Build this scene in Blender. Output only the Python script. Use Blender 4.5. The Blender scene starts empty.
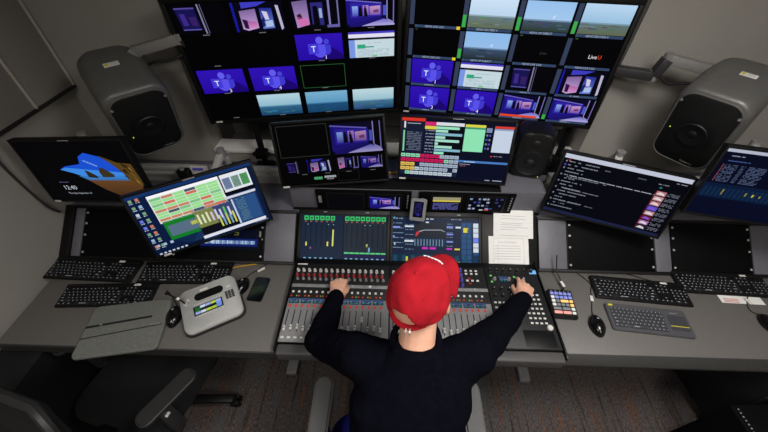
import bpy, bmesh, math, random
from mathutils import Vector, Matrix, Euler
random.seed(7)
PI = math.pi
sc = bpy.context.scene
C = sc.collection
def R(d): return math.radians(d)
def lin(c):
    o = []
    for v in c[:3]:
        v = v/255.0
        o.append(v/12.92 if v <= .04045 else ((v+.055)/1.055)**2.4)
    return tuple(o)

# ------------------------------------------------------------------ materials
MATS = {}
def mat(name, col, rough=.6, metal=0., var=.12, scale=40., bump=0., bscale=300., emit=0., spec=.5):
    if name in MATS: return MATS[name]
    m = bpy.data.materials.new(name); m.use_nodes = True
    nt = m.node_tree; b = nt.nodes['Principled BSDF']
    c = lin(col)
    b.inputs['Roughness'].default_value = rough
    b.inputs['Metallic'].default_value = metal
    b.inputs['Specular IOR Level'].default_value = spec
    tc = nt.nodes.new('ShaderNodeTexCoord')
    if var > 0:
        n = nt.nodes.new('ShaderNodeTexNoise'); n.inputs['Scale'].default_value = scale; n.inputs['Detail'].default_value = 4
        r = nt.nodes.new('ShaderNodeValToRGB')
        r.color_ramp.elements[0].position = .3; r.color_ramp.elements[1].position = .7
        r.color_ramp.elements[0].color = tuple(v*(1-var) for v in c)+(1,)
        r.color_ramp.elements[1].color = tuple(min(1, v*(1+var)) for v in c)+(1,)
        nt.links.new(tc.outputs['Object'], n.inputs['Vector'])
        nt.links.new(n.outputs['Fac'], r.inputs['Fac'])
        nt.links.new(r.outputs['Color'], b.inputs['Base Color'])
    else:
        b.inputs['Base Color'].default_value = c+(1,)
    if bump > 0:
        n2 = nt.nodes.new('ShaderNodeTexNoise'); n2.inputs['Scale'].default_value = bscale; n2.inputs['Detail'].default_value = 3
        bp = nt.nodes.new('ShaderNodeBump'); bp.inputs['Strength'].default_value = bump; bp.inputs['Distance'].default_value = .002
        nt.links.new(tc.outputs['Object'], n2.inputs['Vector'])
        nt.links.new(n2.outputs['Fac'], bp.inputs['Height'])
        nt.links.new(bp.outputs['Normal'], b.inputs['Normal'])
    if emit > 0:
        b.inputs['Emission Color'].default_value = c+(1,)
        b.inputs['Emission Strength'].default_value = emit
    MATS[name] = m
    return m

def display_mat():
    m = bpy.data.materials.new('lit_display'); m.use_nodes = True
    nt = m.node_tree; b = nt.nodes['Principled BSDF']
    b.inputs['Base Color'].default_value = (.001, .001, .001, 1)
    b.inputs['Roughness'].default_value = .35
    b.inputs['Specular IOR Level'].default_value = .05
    a = nt.nodes.new('ShaderNodeAttribute'); a.attribute_name = 'col'
    nt.links.new(a.outputs['Color'], b.inputs['Emission Color'])
    b.inputs['Emission Strength'].default_value = 1.0
    return m
DISPLAY = display_mat()

def carpet_mat():
    m = bpy.data.materials.new('carpet'); m.use_nodes = True
    nt = m.node_tree; b = nt.nodes['Principled BSDF']; b.inputs['Roughness'].default_value = .95
    b.inputs['Specular IOR Level'].default_value = .1
    tc = nt.nodes.new('ShaderNodeTexCoord')
    def noise(sx, sy, scale, detail=3):
        mp = nt.nodes.new('ShaderNodeMapping'); mp.inputs['Scale'].default_value = (sx, sy, 1)
        n = nt.nodes.new('ShaderNodeTexNoise'); n.inputs['Scale'].default_value = scale; n.inputs['Detail'].default_value = detail
        nt.links.new(tc.outputs['Object'], mp.inputs['Vector']); nt.links.new(mp.outputs['Vector'], n.inputs['Vector'])
        return n.outputs['Fac']
    def ramp(f, stops):
        r = nt.nodes.new('ShaderNodeValToRGB'); e = r.color_ramp.elements
        e[0].position, e[0].color = stops[0][0], lin(stops[0][1])+(1,)
        e[1].position, e[1].color = stops[-1][0], lin(stops[-1][1])+(1,)
        for p, c in stops[1:-1]:
            x = e.new(p); x.color = lin(c)+(1,)
        nt.links.new(f, r.inputs['Fac']); return r.outputs['Color']
    c1 = ramp(noise(15, .8, 3.0, 5), [(.30, (80, 74, 72)), (.44, (128, 115, 107)), (.52, (122, 121, 126)), (.60, (128, 108, 98)), (.70, (172, 118, 90))])
    c2 = ramp(noise(60, 10, 6, 2), [(.32, (95, 95, 95)), (.5, (190, 190, 190)), (.68, (255, 255, 255))])
    c3 = ramp(noise(1, 1, 260, 2), [(.35, (110, 110, 110)), (.65, (255, 255, 255))])
    mx = nt.nodes.new('ShaderNodeMix'); mx.data_type = 'RGBA'; mx.blend_type = 'MULTIPLY'; mx.inputs[0].default_value = .8
    nt.links.new(c1, mx.inputs[6]); nt.links.new(c2, mx.inputs[7])
    m2 = nt.nodes.new('ShaderNodeMix'); m2.data_type = 'RGBA'; m2.blend_type = 'MULTIPLY'; m2.inputs[0].default_value = .7
    nt.links.new(mx.outputs[2], m2.inputs[6]); nt.links.new(c3, m2.inputs[7])
    nt.links.new(m2.outputs[2], b.inputs['Base Color'])
    bp = nt.nodes.new('ShaderNodeBump'); bp.inputs['Strength'].default_value = .6; bp.inputs['Distance'].default_value = .004
    nt.links.new(c3, bp.inputs['Height']); nt.links.new(bp.outputs['Normal'], b.inputs['Normal'])
    return m

M_wall = mat('wall_paint', (158, 154, 147), .9, var=.05, scale=3)
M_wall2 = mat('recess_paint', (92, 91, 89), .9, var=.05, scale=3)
M_panel = mat('acoustic_panel', (142, 138, 131), .95, var=.06, scale=90, bump=.3, bscale=500)
M_trim = mat('panel_trim', (215, 210, 200), .4, .3, var=.05)
M_dtrim = mat('dark_trim', (30, 29, 28), .6, var=.08)
M_ceil = mat('ceiling_paint', (150, 148, 144), .95, var=.04, scale=5)
M_sill = mat('sill_white', (238, 236, 232), .6, var=.05)
M_desk = mat('desk_laminate', (98, 95, 92), .48, var=.07, scale=120, bump=.08, bscale=600)
M_edge = mat('desk_edge', (44, 43, 42), .6, var=.1, scale=60)
M_grey = mat('grey_rack_metal', (104, 103, 110), .5, .1, var=.05)
M_dgrey = mat('dark_grey_metal', (52, 51, 53), .5, .2, var=.06)
M_black = mat('black_plastic', (9, 9, 10), .5, var=.1, spec=.3)
M_blackm = mat('black_matte', (6, 6, 7), .8, var=.1, spec=.2)
M_rackblk = mat('rack_black', (3, 3, 4), .7, var=.1, spec=.12)
M_gloss = mat('gloss_black', (12, 12, 13), .2, var=.05)
M_alu = mat('brushed_aluminium', (196, 194, 190), .4, .35, var=.08, scale=200)
M_armg = mat('arm_grey', (140, 139, 137), .4, .2, var=.06)
M_spk = mat('speaker_casting', (100, 99, 97), .42, .25, var=.06, bump=.1, bscale=900)
M_spkf = mat('speaker_front', (12, 12, 12), .8, var=.08, spec=.3)
M_cone = mat('speaker_cone', (13, 13, 14), .5, var=.08)
M_label = mat('white_label', (215, 212, 205), .6, var=.04)
M_print = mat('grey_print', (150, 150, 150), .6, var=.0)
M_ink = mat('ink', (175, 175, 177), .8, var=0.)
M_paper = mat('paper_white', (232, 231, 228), .8, var=.02)
M_key = mat('key_black', (26, 26, 28), .5, var=.08)
M_leg = mat('key_legend', (150, 155, 165), .6, var=0.)
M_kgrey = mat('keyboard_charcoal', (72, 72, 76), .55, var=.06)
M_kkey = mat('key_charcoal', (58, 58, 63), .5, var=.06)
M_yel = mat('yellow_accent', (205, 195, 40), .5, var=.05)
M_sleeve = mat('sleeve_felt', (108, 110, 104), .95, var=.15, scale=150, bump=.5, bscale=400)
M_zip = mat('zip_black', (14, 14, 14), .6, var=.1)
M_screw = mat('screw_steel', (225, 225, 220), .3, .6, var=.03)
M_rubber = mat('black_cable', (12, 12, 13), .6, var=.1)
M_ycab = mat('yellow_cable', (190, 140, 30), .5, var=.06)
M_mix = mat('mixer_panel', (140, 140, 141), .45, .1, var=.06, scale=80)
M_mixd = mat('mixer_panel_dark', (30, 30, 32), .5, .2, var=.08)
M_rest = mat('wrist_rest', (74, 73, 73), .5, var=.06)
M_kwhite = mat('knob_white', (205, 203, 200), .45, var=.05)
M_kred = mat('knob_red', (150, 30, 34), .45, var=.05, emit=.10)
M_kblk = mat('knob_black', (20, 20, 20), .45, var=.05)
M_kgry = mat('knob_grey', (130, 130, 130), .45, var=.05)
M_kpur = mat('knob_violet', (70, 60, 150), .45, var=.05, emit=.25)
M_ledred = mat('button_red', (190, 50, 40), .5, var=.0, emit=.35)
M_ledgrn = mat('button_green', (90, 190, 90), .5, var=.0, emit=.35)
M_bwht = mat('button_white', (215, 215, 210), .5, var=.0, emit=.05)
M_bblu = mat('button_blue', (110, 170, 225), .5, var=.0, emit=.3)
M_slot = mat('fader_slot', (6, 6, 6), .8, var=0.)
M_icom = mat('intercom_grey', (172, 172, 170), .5, var=.06)
M_icomd = mat('intercom_base', (40, 40, 41), .6, var=.06)
M_skin = mat('skin', (226, 172, 145), .55, var=.10, scale=25, bump=.08, bscale=300)
M_sweat = mat('sweater_navy', (9, 10, 18), .95, var=.2, scale=60, bump=.35, bscale=500, spec=.03)
M_trous = mat('trousers_dark', (18, 18, 20), .9, var=.15)
M_shoe = mat('shoe_dark', (14, 14, 14), .6, var=.1)
M_cap = mat('cap_red', (170, 22, 36), .9, var=.16, scale=22, bump=.15, bscale=700, spec=.2)
M_capw = mat('cap_white', (230, 225, 225), .8, var=.02)
M_eyew = mat('eye_white', (225, 222, 218), .3, var=0.)
M_lip = mat('lip', (165, 95, 85), .6, var=.05)
M_hair = mat('hair_stubble', (120, 90, 74), .9, var=.15, scale=300)
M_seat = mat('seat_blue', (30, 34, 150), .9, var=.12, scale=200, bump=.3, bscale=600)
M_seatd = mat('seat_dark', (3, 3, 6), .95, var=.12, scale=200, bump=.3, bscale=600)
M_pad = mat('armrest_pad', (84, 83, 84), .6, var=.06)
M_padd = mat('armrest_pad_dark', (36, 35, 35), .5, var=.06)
M_ped = mat('cabinet_dark', (6, 6, 12), .6, var=.1)
M_led = mat('power_led', (190, 200, 60), .5, var=0, emit=1.0)
M_lamp = mat('lamp_diffuser', (255, 246, 230), .5, var=0, emit=4.0)

# ------------------------------------------------------------------ mesh builder
class MB:
    def __init__(s): s.bm = bmesh.new()
    def _add(s, t, M=None, mi=0, smooth=True):
        if M is not None: bmesh.ops.transform(t, matrix=M, verts=t.verts)
        for f in t.faces: f.material_index = mi; f.smooth = smooth
        me = bpy.data.meshes.new('tmp'); t.to_mesh(me); t.free()
        s.bm.from_mesh(me); bpy.data.meshes.remove(me)
        return s
    def box(s, c, d, bev=0, seg=2, M=None, mi=0):
        t = bmesh.new(); bmesh.ops.create_cube(t, size=1)
        bmesh.ops.scale(t, vec=d, verts=t.verts)
        if bev > 0: bmesh.ops.bevel(t, geom=t.edges[:], offset=min(bev, min(d)*.49), segments=seg, affect='EDGES', profile=.5)
        X = Matrix.Translation(c)
        return s._add(t, (M @ X) if M is not None else X, mi)
    def cyl(s, p0, p1, r0, r1=None, seg=20, mi=0, M=None):
        p0, p1 = Vector(p0), Vector(p1); r1 = r0 if r1 is None else r1
        t = bmesh.new(); d = p1-p0
        bmesh.ops.create_cone(t, cap_ends=True, segments=seg, radius1=r0, radius2=r1, depth=d.length)
        X = Matrix.Translation((p0+p1)/2) @ d.to_track_quat('Z', 'Y').to_matrix().to_4x4()
        return s._add(t, (M @ X) if M is not None else X, mi)
    def ell(s, c, r, M=None, mi=0, u=20, v=14):
        t = bmesh.new(); bmesh.ops.create_uvsphere(t, u_segments=u, v_segments=v, radius=1)
        bmesh.ops.scale(t, vec=r if hasattr(r, '__len__') else (r, r, r), verts=t.verts)
        X = Matrix.Translation(c)
        return s._add(t, (M @ X) if M is not None else X, mi)
    def lathe(s, prof, M=None, mi=0, seg=32):
        t = bmesh.new(); rings = []
        for r, z in prof:
            if r < 1e-6: rings.append([t.verts.new((0, 0, z))])
            else: rings.append([t.verts.new((r*math.cos(2*PI*k/seg), r*math.sin(2*PI*k/seg), z)) for k in range(seg)])
        for a, b in zip(rings, rings[1:]):
            for k in range(seg):
                q = [a[k % len(a)], a[(k+1) % len(a)], b[(k+1) % len(b)], b[k % len(b)]]
                u = []
                for v in q:
                    if v not in u: u.append(v)
                if len(u) > 2: t.faces.new(u)
        bmesh.ops.recalc_face_normals(t, faces=t.faces)
        return s._add(t, M, mi)
    def prism(s, poly, z0, z1, M=None, mi=0, bev=0, seg=2):
        t = bmesh.new()
        a = [t.verts.new((x, y, z0)) for x, y in poly]; b = [t.verts.new((x, y, z1)) for x, y in poly]
        n = len(poly)
        t.faces.new(a[::-1]); t.faces.new(b)
        for k in range(n): t.faces.new((a[k], a[(k+1) % n], b[(k+1) % n], b[k]))
        bmesh.ops.recalc_face_normals(t, faces=t.faces)
        if bev > 0: bmesh.ops.bevel(t, geom=[e for e in t.edges if abs(e.verts[0].co.z-e.verts[1].co.z) < 1e-7], offset=bev, segments=seg, affect='EDGES')
        return s._add(t, M, mi)
    def tube(s, pts, r, seg=8, mi=0, sub=6, M=None):
        P = [Vector(p) for p in pts]
        if sub > 1 and len(P) > 2:
            Q = []
            for i in range(len(P)-1):
                a, b, c, d = P[max(i-1, 0)], P[i], P[i+1], P[min(i+2, len(P)-1)]
                for k in range(sub):
                    t = k/sub
                    Q.append(.5*((2*b)+(c-a)*t+(2*a-5*b+4*c-d)*t*t+(3*b-a-3*c+d)*t**3))
            P = Q+[P[-1]]
        t = bmesh.new(); rings = []; up = Vector((0, 0, 1))
        for i, p in enumerate(P):
            d = (P[min(i+1, len(P)-1)]-P[max(i-1, 0)]).normalized()
            if abs(d.dot(up)) > .98: up = Vector((0, 1, 0)) if abs(d.y) < .9 else Vector((1, 0, 0))
            x = d.cross(up).normalized(); y = x.cross(d)
            rr = r[min(i*len(r)//len(P), len(r)-1)] if hasattr(r, '__len__') else r
            rings.append([t.verts.new(p+(x*math.cos(2*PI*k/seg)+y*math.sin(2*PI*k/seg))*rr) for k in range(seg)])
        for a, b in zip(rings, rings[1:]):
            for k in range(seg): t.faces.new((a[k], a[(k+1) % seg], b[(k+1) % seg], b[k]))
        t.faces.new(rings[0][::-1]); t.faces.new(rings[-1])
        bmesh.ops.recalc_face_normals(t, faces=t.faces)
        return s._add(t, M, mi)
    def bar(s, p0, p1, w, h, bev=.003, mi=0):          # a rectangular bar between two points
        p0, p1 = Vector(p0), Vector(p1); d = p1-p0
        X = Matrix.Translation((p0+p1)/2) @ d.to_track_quat('Z', 'Y').to_matrix().to_4x4()
        return s.box((0, 0, 0), (w, h, d.length), bev, 2, X, mi)
    def build(s, name, mats, parent=None, M=None, ang=35):
        me = bpy.data.meshes.new(name); s.bm.to_mesh(me); s.bm.free()
        for m in (mats if isinstance(mats, (list, tuple)) else [mats]): me.materials.append(m)
        me.set_sharp_from_angle(angle=R(ang))
        o = bpy.data.objects.new(name, me); C.objects.link(o)
        if parent is not None: o.parent = parent
        if M is not None: o.matrix_local = M if parent is not None else M
        return o

def rrect(w, h, r, n=5):
    p = []
    for cx, cy, a in ((w/2-r, h/2-r, 0), (-w/2+r, h/2-r, 90), (-w/2+r, -h/2+r, 180), (w/2-r, -h/2+r, 270)):
        for k in range(n+1):
            t = R(a+90*k/n); p.append((cx+r*math.cos(t), cy+r*math.sin(t)))
    return p

def tag(o, label=None, cat=None, group=None, kind=None):
    if label: o['label'] = label
    if cat: o['category'] = cat
    if group: o['group'] = group
    if kind: o['kind'] = kind
    return o
def empty(name, label, cat, M=None, group=None):
    o = bpy.data.objects.new(name, None); C.objects.link(o); o.empty_display_size = .05
    if M is not None: o.matrix_world = M
    return tag(o, label, cat, group)
def inst(src, parent, loc, name=None, scale=None, rot=None):       # one more copy of a part
    o = src.copy(); C.objects.link(o); o.parent = parent
    o.location = loc
    if scale: o.scale = scale
    if rot: o.rotation_euler = rot
    if name: o.name = name
    return o
def T(x, y, z, rz=0, rx=0): return Matrix.Translation((x, y, z)) @ Matrix.Rotation(R(rz), 4, 'Z') @ Matrix.Rotation(R(rx), 4, 'X')
def facing(c, yaw, tilt, roll=0):       # local x right, y up, z towards the viewer
    return Matrix.Translation(c) @ Matrix.Rotation(R(yaw), 4, 'Z') @ Matrix.Rotation(R(90-tilt), 4, 'X') @ Matrix.Rotation(R(roll), 4, 'Z')

# ------------------------------------------------------------------ screen images
TXT = {}
def text_mesh(s):
    if s not in TXT:
        cu = bpy.data.curves.new('txt', 'FONT'); cu.body = s; cu.size = 1; cu.resolution_u = 2
        o = bpy.data.objects.new('txt', cu); me = o.to_mesh()
        V = [tuple(v.co) for v in me.vertices]; F = [tuple(p.vertices) for p in me.polygons]
        o.to_mesh_clear(); bpy.data.objects.remove(o); bpy.data.curves.remove(cu)
        w = max((v[0] for v in V), default=1)
        TXT[s] = (V, F, w)
    return TXT[s]
class Canvas:                        # u to the right, v downwards, both 0..1 over a w x h display
    def __init__(s, w, h, bg=(2, 2, 4), gain=1.):
        s.w, s.h, s.V, s.F, s.K, s.z, s.g = w, h, [], [], [], 0, gain
        s.box = (0, 0, 1, 1); s.rect(0, 0, 1, 1, bg); s.up()
    def up(s): s.z += .00025; return s
    def sub(s, u0, v0, u1, v1): s.box = (u0, v0, u1, v1); return s
    def full(s): s.box = (0, 0, 1, 1); return s
    def P(s, u, v):
        a = s.box; u = a[0]+u*(a[2]-a[0]); v = a[1]+v*(a[3]-a[1])
        return ((u-.5)*s.w, (.5-v)*s.h, .0004+s.z)
    def face(s, pts, cols):
        i = len(s.V); s.V += pts; s.F.append(tuple(range(i, i+len(pts))))
        s.K += [tuple(x*s.g for x in lin(c)) for c in cols]
    def poly(s, uv, col, col2=None):
        if col2 is None: return s.face([s.P(*p) for p in uv[::-1]], [col]*len(uv))
        vs = [p[1] for p in uv]; a, b = min(vs), max(vs)
        s.face([s.P(*p) for p in uv[::-1]], [tuple(x+(y-x)*(p[1]-a)/(b-a) for x, y in zip(col, col2)) for p in uv[::-1]])
    def rect(s, u0, v0, u1, v1, col, col2=None):
        c2 = col2 or col
        s.face([s.P(u0, v1), s.P(u1, v1), s.P(u1, v0), s.P(u0, v0)], [c2, c2, col, col])
    def circ(s, u, v, r, col, asp=None, n=16):
        a = s.box; k = (a[2]-a[0])*s.w/((a[3]-a[1])*s.h) if asp is None else asp
        s.poly([(u+r*math.cos(2*PI*i/n), v+r*k*math.sin(2*PI*i/n)) for i in range(n)], col)
    def text(s, t, u, v, h, col, center=False, wmax=None):
        V, F, w = text_mesh(t); a = s.box
        H = h*(a[3]-a[1])*s.h/.72; x0, y0, z = s.P(u, v)
        k = H
        if center: x0 -= w*k/2
        for f in F: s.face([(x0+V[i][0]*k, y0+V[i][1]*k, z) for i in f], [col]*len(f))
    def words(s, u0, u1, v, h, col, dens=.8):
        u = u0
        while u < u1-.004:
            w = min(random.uniform(.006, .03)*(u1-u0)*5, u1-u)
            if random.random() < dens: s.rect(u, v, u+w*.85, v+h, col)
            u += w
    def frame(s, u0, v0, u1, v1, t, col):
        tv = t*1.7
        s.rect(u0, v0, u1, v0+tv, col); s.rect(u0, v1-tv, u1, v1, col); s.rect(u0, v0, u0+t, v1, col); s.rect(u1-t, v0, u1, v1, col)
    def build(s, parent, M=None, name='display'):
        me = bpy.data.meshes.new(name); me.from_pydata(s.V, [], s.F)
        ca = me.color_attributes.new('col', 'FLOAT_COLOR', 'CORNER')
        flat = []
        for p in me.polygons:
            for li in p.loop_indices: flat += list(s.K[me.loops[li].vertex_index])+[1.]
        ca.data.foreach_set('color', flat)
        me.materials.append(DISPLAY)
        o = bpy.data.objects.new(name, me); C.objects.link(o); o.parent = parent
        if M is not None: o.matrix_local = M
        return o

def teams(c, n):
    c.rect(0, 0, 1, 1, (46, 18, 176), (38, 10, 160)); c.up()
    c.poly([(.36, .86), (.66, .38), (.98, .80), (1, 1), (.52, 1)], (28, 6, 112)); c.up()
    c.circ(.655, .30, .055, (70, 66, 210)); c.poly([(.56, .42), (.74, .42), (.74, .68), (.70, .78), (.64, .82), (.56, .80)], (62, 56, 205)); c.up()
    c.circ(.50, .24, .075, (98, 92, 235)); c.poly([(.40, .40), (.62, .40), (.62, .72), (.59, .84), (.52, .92), (.44, .90), (.38, .80), (.37, .7)], (88, 80, 232)); c.up()
    c.poly([(.25, .36), (.47, .36), (.47, .76), (.25, .76)], (66, 58, 214)); c.up()
    c.text('T', .36, .68, .24, (245, 245, 255), True); c.text(str(n), .60, .98, .16, (240, 240, 250), True)
def sky(c, top, mid, land, hor=.62, plume=False, land2=(40, 55, 52)):
    c.rect(0, 0, 1, hor, top, mid); c.rect(0, hor, 1, 1, land, land2); c.up()
    for i in range(9):
        u = random.random()*.8; v = hor+random.random()*(.9-hor)
        c.rect(u, v, u+random.uniform(.08, .2), v+.035, tuple(int(x*random.uniform(.6, 1.25)) for x in land))
    c.rect(0, hor-.02, 1, hor+.03, tuple((a+b)//2 for a, b in zip(mid, land)))
    if plume: c.poly([(.62, hor-.05), (.60, hor-.12), (.66, hor-.2), (.63, hor-.12)], (225, 235, 245))
def sheet(c):
    c.rect(0, 0, 1, .08, (70, 60, 190)); c.rect(0, .08, 1, .22, (225, 222, 240)); c.rect(0, .22, 1, .30, (10, 10, 30)); c.rect(0, .30, 1, 1, (196, 214, 222)); c.up()
    c.rect(0, .30, .13, 1, (120, 150, 225)); c.rect(.18, .48, .36, .64, (50, 165, 125)); c.rect(.36, .56, .55, .61, (60, 150, 135))
    for i in range(6): c.words(.18, .9, .68+.05*i, .02, (150, 175, 185))
    c.words(.4, .85, .42, .02, (150, 170, 180))
    c.rect(.5, .93, .62, .98, (90, 190, 100))
def stage_wide(c, red=False):
    c.rect(0, 0, 1, 1, (10, 8, 40)); c.up()
    c.poly([(0, .02), (.72, .2), (.72, .68), (.05, .92), (0, .9)], (28, 20, 120))
    c.poly([(.05, .90), (.7, .68), (.98, .86), (.3, 1), (.05, 1)], (26, 18, 105)); c.up()
    c.poly([(.08, .16), (.74, .24), (.74, .64), (.08, .68)], (46, 34, 160)); c.up()
    c.poly([(.12, .28), (.24, .28), (.24, .62), (.12, .63)], (140, 170, 235), (60, 60, 170)); c.poly([(.34, .26), (.46, .26), (.46, .60), (.34, .62)], (170, 130, 205), (110, 80, 180)); c.poly([(.48, .3), (.70, .28), (.70, .60), (.48, .6)], (196, 150, 190), (120, 84, 170))
    c.up(); c.poly([(.26, .34), (.31, .34), (.33, .64), (.24, .64)], (8, 6, 18)); c.poly([(.36, .36), (.41, .34), (.44, .64), (.36, .66)], (10, 8, 22)); c.circ(.285, .31, .02, (10, 8, 20)); c.circ(.385, .31, .02, (10, 8, 20)); c.poly([(.55, .44), (.66, .40), (.67, .50), (.57, .52)], (110, 60, 110))
    c.poly([(.76, .28), (.82, .28), (.82, .62), (.76, .62)], (70, 90, 200))
    c.poly([(.30, .98), (.78, .74), (1, .92), (1, .98)], (96, 90, 190), (176, 168, 220)); c.poly([(.84, .0), (.98, .0), (.98, .86), (.84, .74)], (4, 4, 10)); c.up()
    c.poly([(.83, 0), (.85, 0), (.85, .74), (.83, .74)], (150, 140, 205)); c.poly([(.965, 0), (.985, 0), (.985, .9), (.965, .88)], (120, 110, 180)); c.poly([(0, .04), (.72, .18), (.72, .22), (0, .08)], (110, 100, 200)); c.poly([(.84, .74), (.98, .86), (.98, .9), (.84, .78)], (150, 145, 200))
    if red: c.rect(0, .90, .92, 1, (225, 70, 30))
def stage_close(c):
    c.rect(0, 0, 1, 1, (6, 5, 20)); c.rect(0, 0, .05, 1, (30, 30, 170)); c.up()
    c.poly([(.14, .28), (.46, .22), (.46, .88), (.24, .96), (.14, .9)], (120, 96, 150), (196, 160, 214)); c.poly([(.54, .2), (.78, .22), (.78, .9), (.54, .92)], (36, 40, 140), (96, 120, 205)); c.poly([(.2, 0), (.7, 0), (.5, .14), (.2, .2)], (60, 60, 190)); c.up()
    c.poly([(.26, .62), (.44, .66), (.44, .86), (.26, .9)], (170, 90, 160), (214, 140, 200)); c.poly([(.16, .55), (.26, .6), (.26, .9), (.18, .88)], (40, 22, 60)); c.poly([(.58, .3), (.68, .34), (.70, .6), (.62, .6)], (205, 200, 225)); c.poly([(.60, .66), (.76, .62), (.76, .84), (.6, .86)], (170, 190, 225)); c.poly([(.54, .6), (.6, .5), (.62, .8), (.54, .86)], (24, 30, 110))
    c.poly([(.86, .12), (.92, .14), (.96, .92), (.91, .98)], (185, 180, 205))
def stage_dark(c):
    c.rect(0, 0, 1, 1, (3, 3, 8)); c.up()
    c.poly([(.06, .12), (.44, .10), (.46, .84), (.10, .84)], (22, 18, 78)); c.up()
    c.poly([(.12, .3), (.22, .3), (.24, .7), (.14, .7)], (60, 40, 130)); c.poly([(.28, .4), (.42, .4), (.42, .74), (.3, .7)], (52, 30, 96)); c.rect(.06, .10, .44, .15, (80, 70, 150)); c.rect(.10, .82, .46, .86, (90, 84, 170)); c.poly([(.50, 0), (.53, 0), (.55, 1), (.52, 1)], (130, 125, 160)); c.poly([(.56, 0), (.575, 0), (.595, 1), (.58, 1)], (90, 86, 120))
def stage_figure(c):
    c.rect(0, 0, 1, 1, (5, 4, 12)); c.up()
    c.poly([(.06, .05), (.36, .0), (.36, .84), (.10, .95)], (110, 90, 140), (178, 146, 205)); c.poly([(.42, .1), (.66, .1), (.66, .88), (.42, .84)], (44, 42, 120)); c.poly([(.76, .0), (.80, .0), (.80, .9), (.76, .86)], (125, 120, 180)); c.poly([(.95, 0), (.98, 0), (.98, .96), (.95, .92)], (110, 105, 160)); c.up()
    c.poly([(.12, .56), (.34, .62), (.34, .86), (.14, .9)], (205, 110, 175)); c.poly([(.12, .5), (.2, .44), (.24, .62), (.14, .66)], (60, 22, 40)); c.poly([(.46, .22), (.55, .2), (.58, .86), (.45, .86)], (6, 5, 10)); c.poly([(.58, .3), (.64, .3), (.64, .62), (.58, .62)], (150, 170, 210)); c.poly([(.72, .88), (.98, .86), (.98, .97), (.72, .97)], (100, 95, 165))

def tv_left(w, h):
    c = Canvas(w, h, (2, 2, 3))
    def cell(r, k, sy=1.): c.sub((k+.06)/4, (r+.06)/4, (k+.94)/4, (r+.90)/4); return c
    z = c.z
    stage_dark(cell(0, 0)); stage_close(cell(0, 1)); stage_figure(cell(0, 2)); stage_wide(cell(0, 3))
    teams(cell(1, 2), 1); sheet(cell(1, 3)); teams(cell(2, 0), 3); teams(cell(2, 1), 4)
    cell(2, 2); c.up(); c.frame(0, 0, 1, 1, .012, (40, 90, 50))
    for k, a in ((1, ((178, 210, 222), (140, 185, 205), (50, 105, 140))), (2, ((120, 175, 205), (90, 150, 190), (30, 80, 120))), (3, ((190, 215, 222), (150, 190, 205), (70, 120, 150)))):
        sky(cell(3, k), *a, hor=.55, land2=(24, 62, 98))
    c.full(); c.z = z
    for r in range(4):
        for k in range(4):
            if (r, k) in ((1, 0), (1, 1), (2, 3)) and random.random() < .5: continue
            c.rect((k+.44)/4, (r+.93)/4, (k+.56)/4, (r+.955)/4, (105, 105, 110))
    return c
def tv_right(w, h):
    c = Canvas(w, h, (2, 2, 4)); z = c.z
    S, L = (52, 62, 86), (50, 68, 98)
    for r in range(4):
        for k in range(4):
            c.full().rect((k+.015)/4, (r+.03)/4, (k+.10)/4, (r+.90)/4, S)
            c.rect((k+.125)/4, (r+.90)/4, (k+.96)/4, (r+.985)/4, L)
            c.rect((k+.125)/4, (r+.90)/4, (k+.16)/4, (r+.985)/4, (64, 84, 116))
    c.up()
    names = {(0, 0): 'NEWS LIVE CO1', (0, 1): 'NEWS REUTERS 4', (0, 2): 'NEWS HP DIRECT', (0, 3): 'NEWS REUTERS 4', (1, 0): 'NEWS LIVE CO1', (1, 1): 'NEWS HP DIRECT', (1, 2): 'NEWS LIVE CO2', (1, 3): 'NEWS LIVE CO3'}
    for (r, k), t in names.items(): c.text(t, (k+.5)/4, (r+.972)/4, .0165, (170, 182, 200), True)
    for r in (2, 3):
        for k in range(4): c.words((k+.42)/4, (k+.62)/4, (r+.925)/4, .008, (140, 150, 170))
    for r, k, a in ((0, 1, .62), (0, 2, .66), (0, 3, .6), (1, 1, .52), (3, 3, .3), (0, 0, .0)):
        if a: c.rect((k+.02)/4, (r+.90-a*.6)/4, (k+.085)/4, (r+.90)/4, (58, 170, 70))
    for r in (0, 1): c.rect(.93/4, (r+.895)/4, .995/4, (r+.99)/4, (235, 205, 40))
    for r, k in ((1, 0), (1, 2), (1, 3)): c.rect((k+.14)/4, (r+.03)/4, (k+.19)/4, (r+.05)/4, (60, 110, 50))
    def cell(r, k): c.sub((k+.125)/4, (r+.02)/4, (k+.97)/4, (r+.885)/4); return c
    for r in (0, 1): cell(r, 0).rect(0, 0, 1, 1, (2, 2, 3))
    sky(cell(0, 1), (205, 226, 246), (186, 212, 236), (104, 124, 128), .58, land2=(96, 108, 84))
    sky(cell(0, 2), (150, 192, 236), (164, 200, 236), (66, 86, 104), .62, True, (44, 58, 44))
    sky(cell(0, 3), (185, 214, 242), (150, 190, 220), (92, 116, 120), .62, land2=(96, 104, 78))
    sky(cell(1, 1), (140, 186, 236), (150, 190, 232), (60, 80, 110), .58, True, (36, 46, 40))
    cell(1, 2).text('Live', .62, .66, .11, (58, 58, 60), True)
    cell(1, 3).text('Live', .52, .70, .15, (225, 225, 225), True); c.text('U', .665, .70, .15, (225, 70, 40), True)
    teams(cell(2, 0), 1); sheet(cell(2, 1)); stage_dark(cell(2, 2)); stage_close(cell(2, 3))
    teams(cell(3, 0), 3); teams(cell(3, 1), 4); stage_wide(cell(3, 2), True); stage_wide(cell(3, 3))
    c.full(); return c
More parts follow.
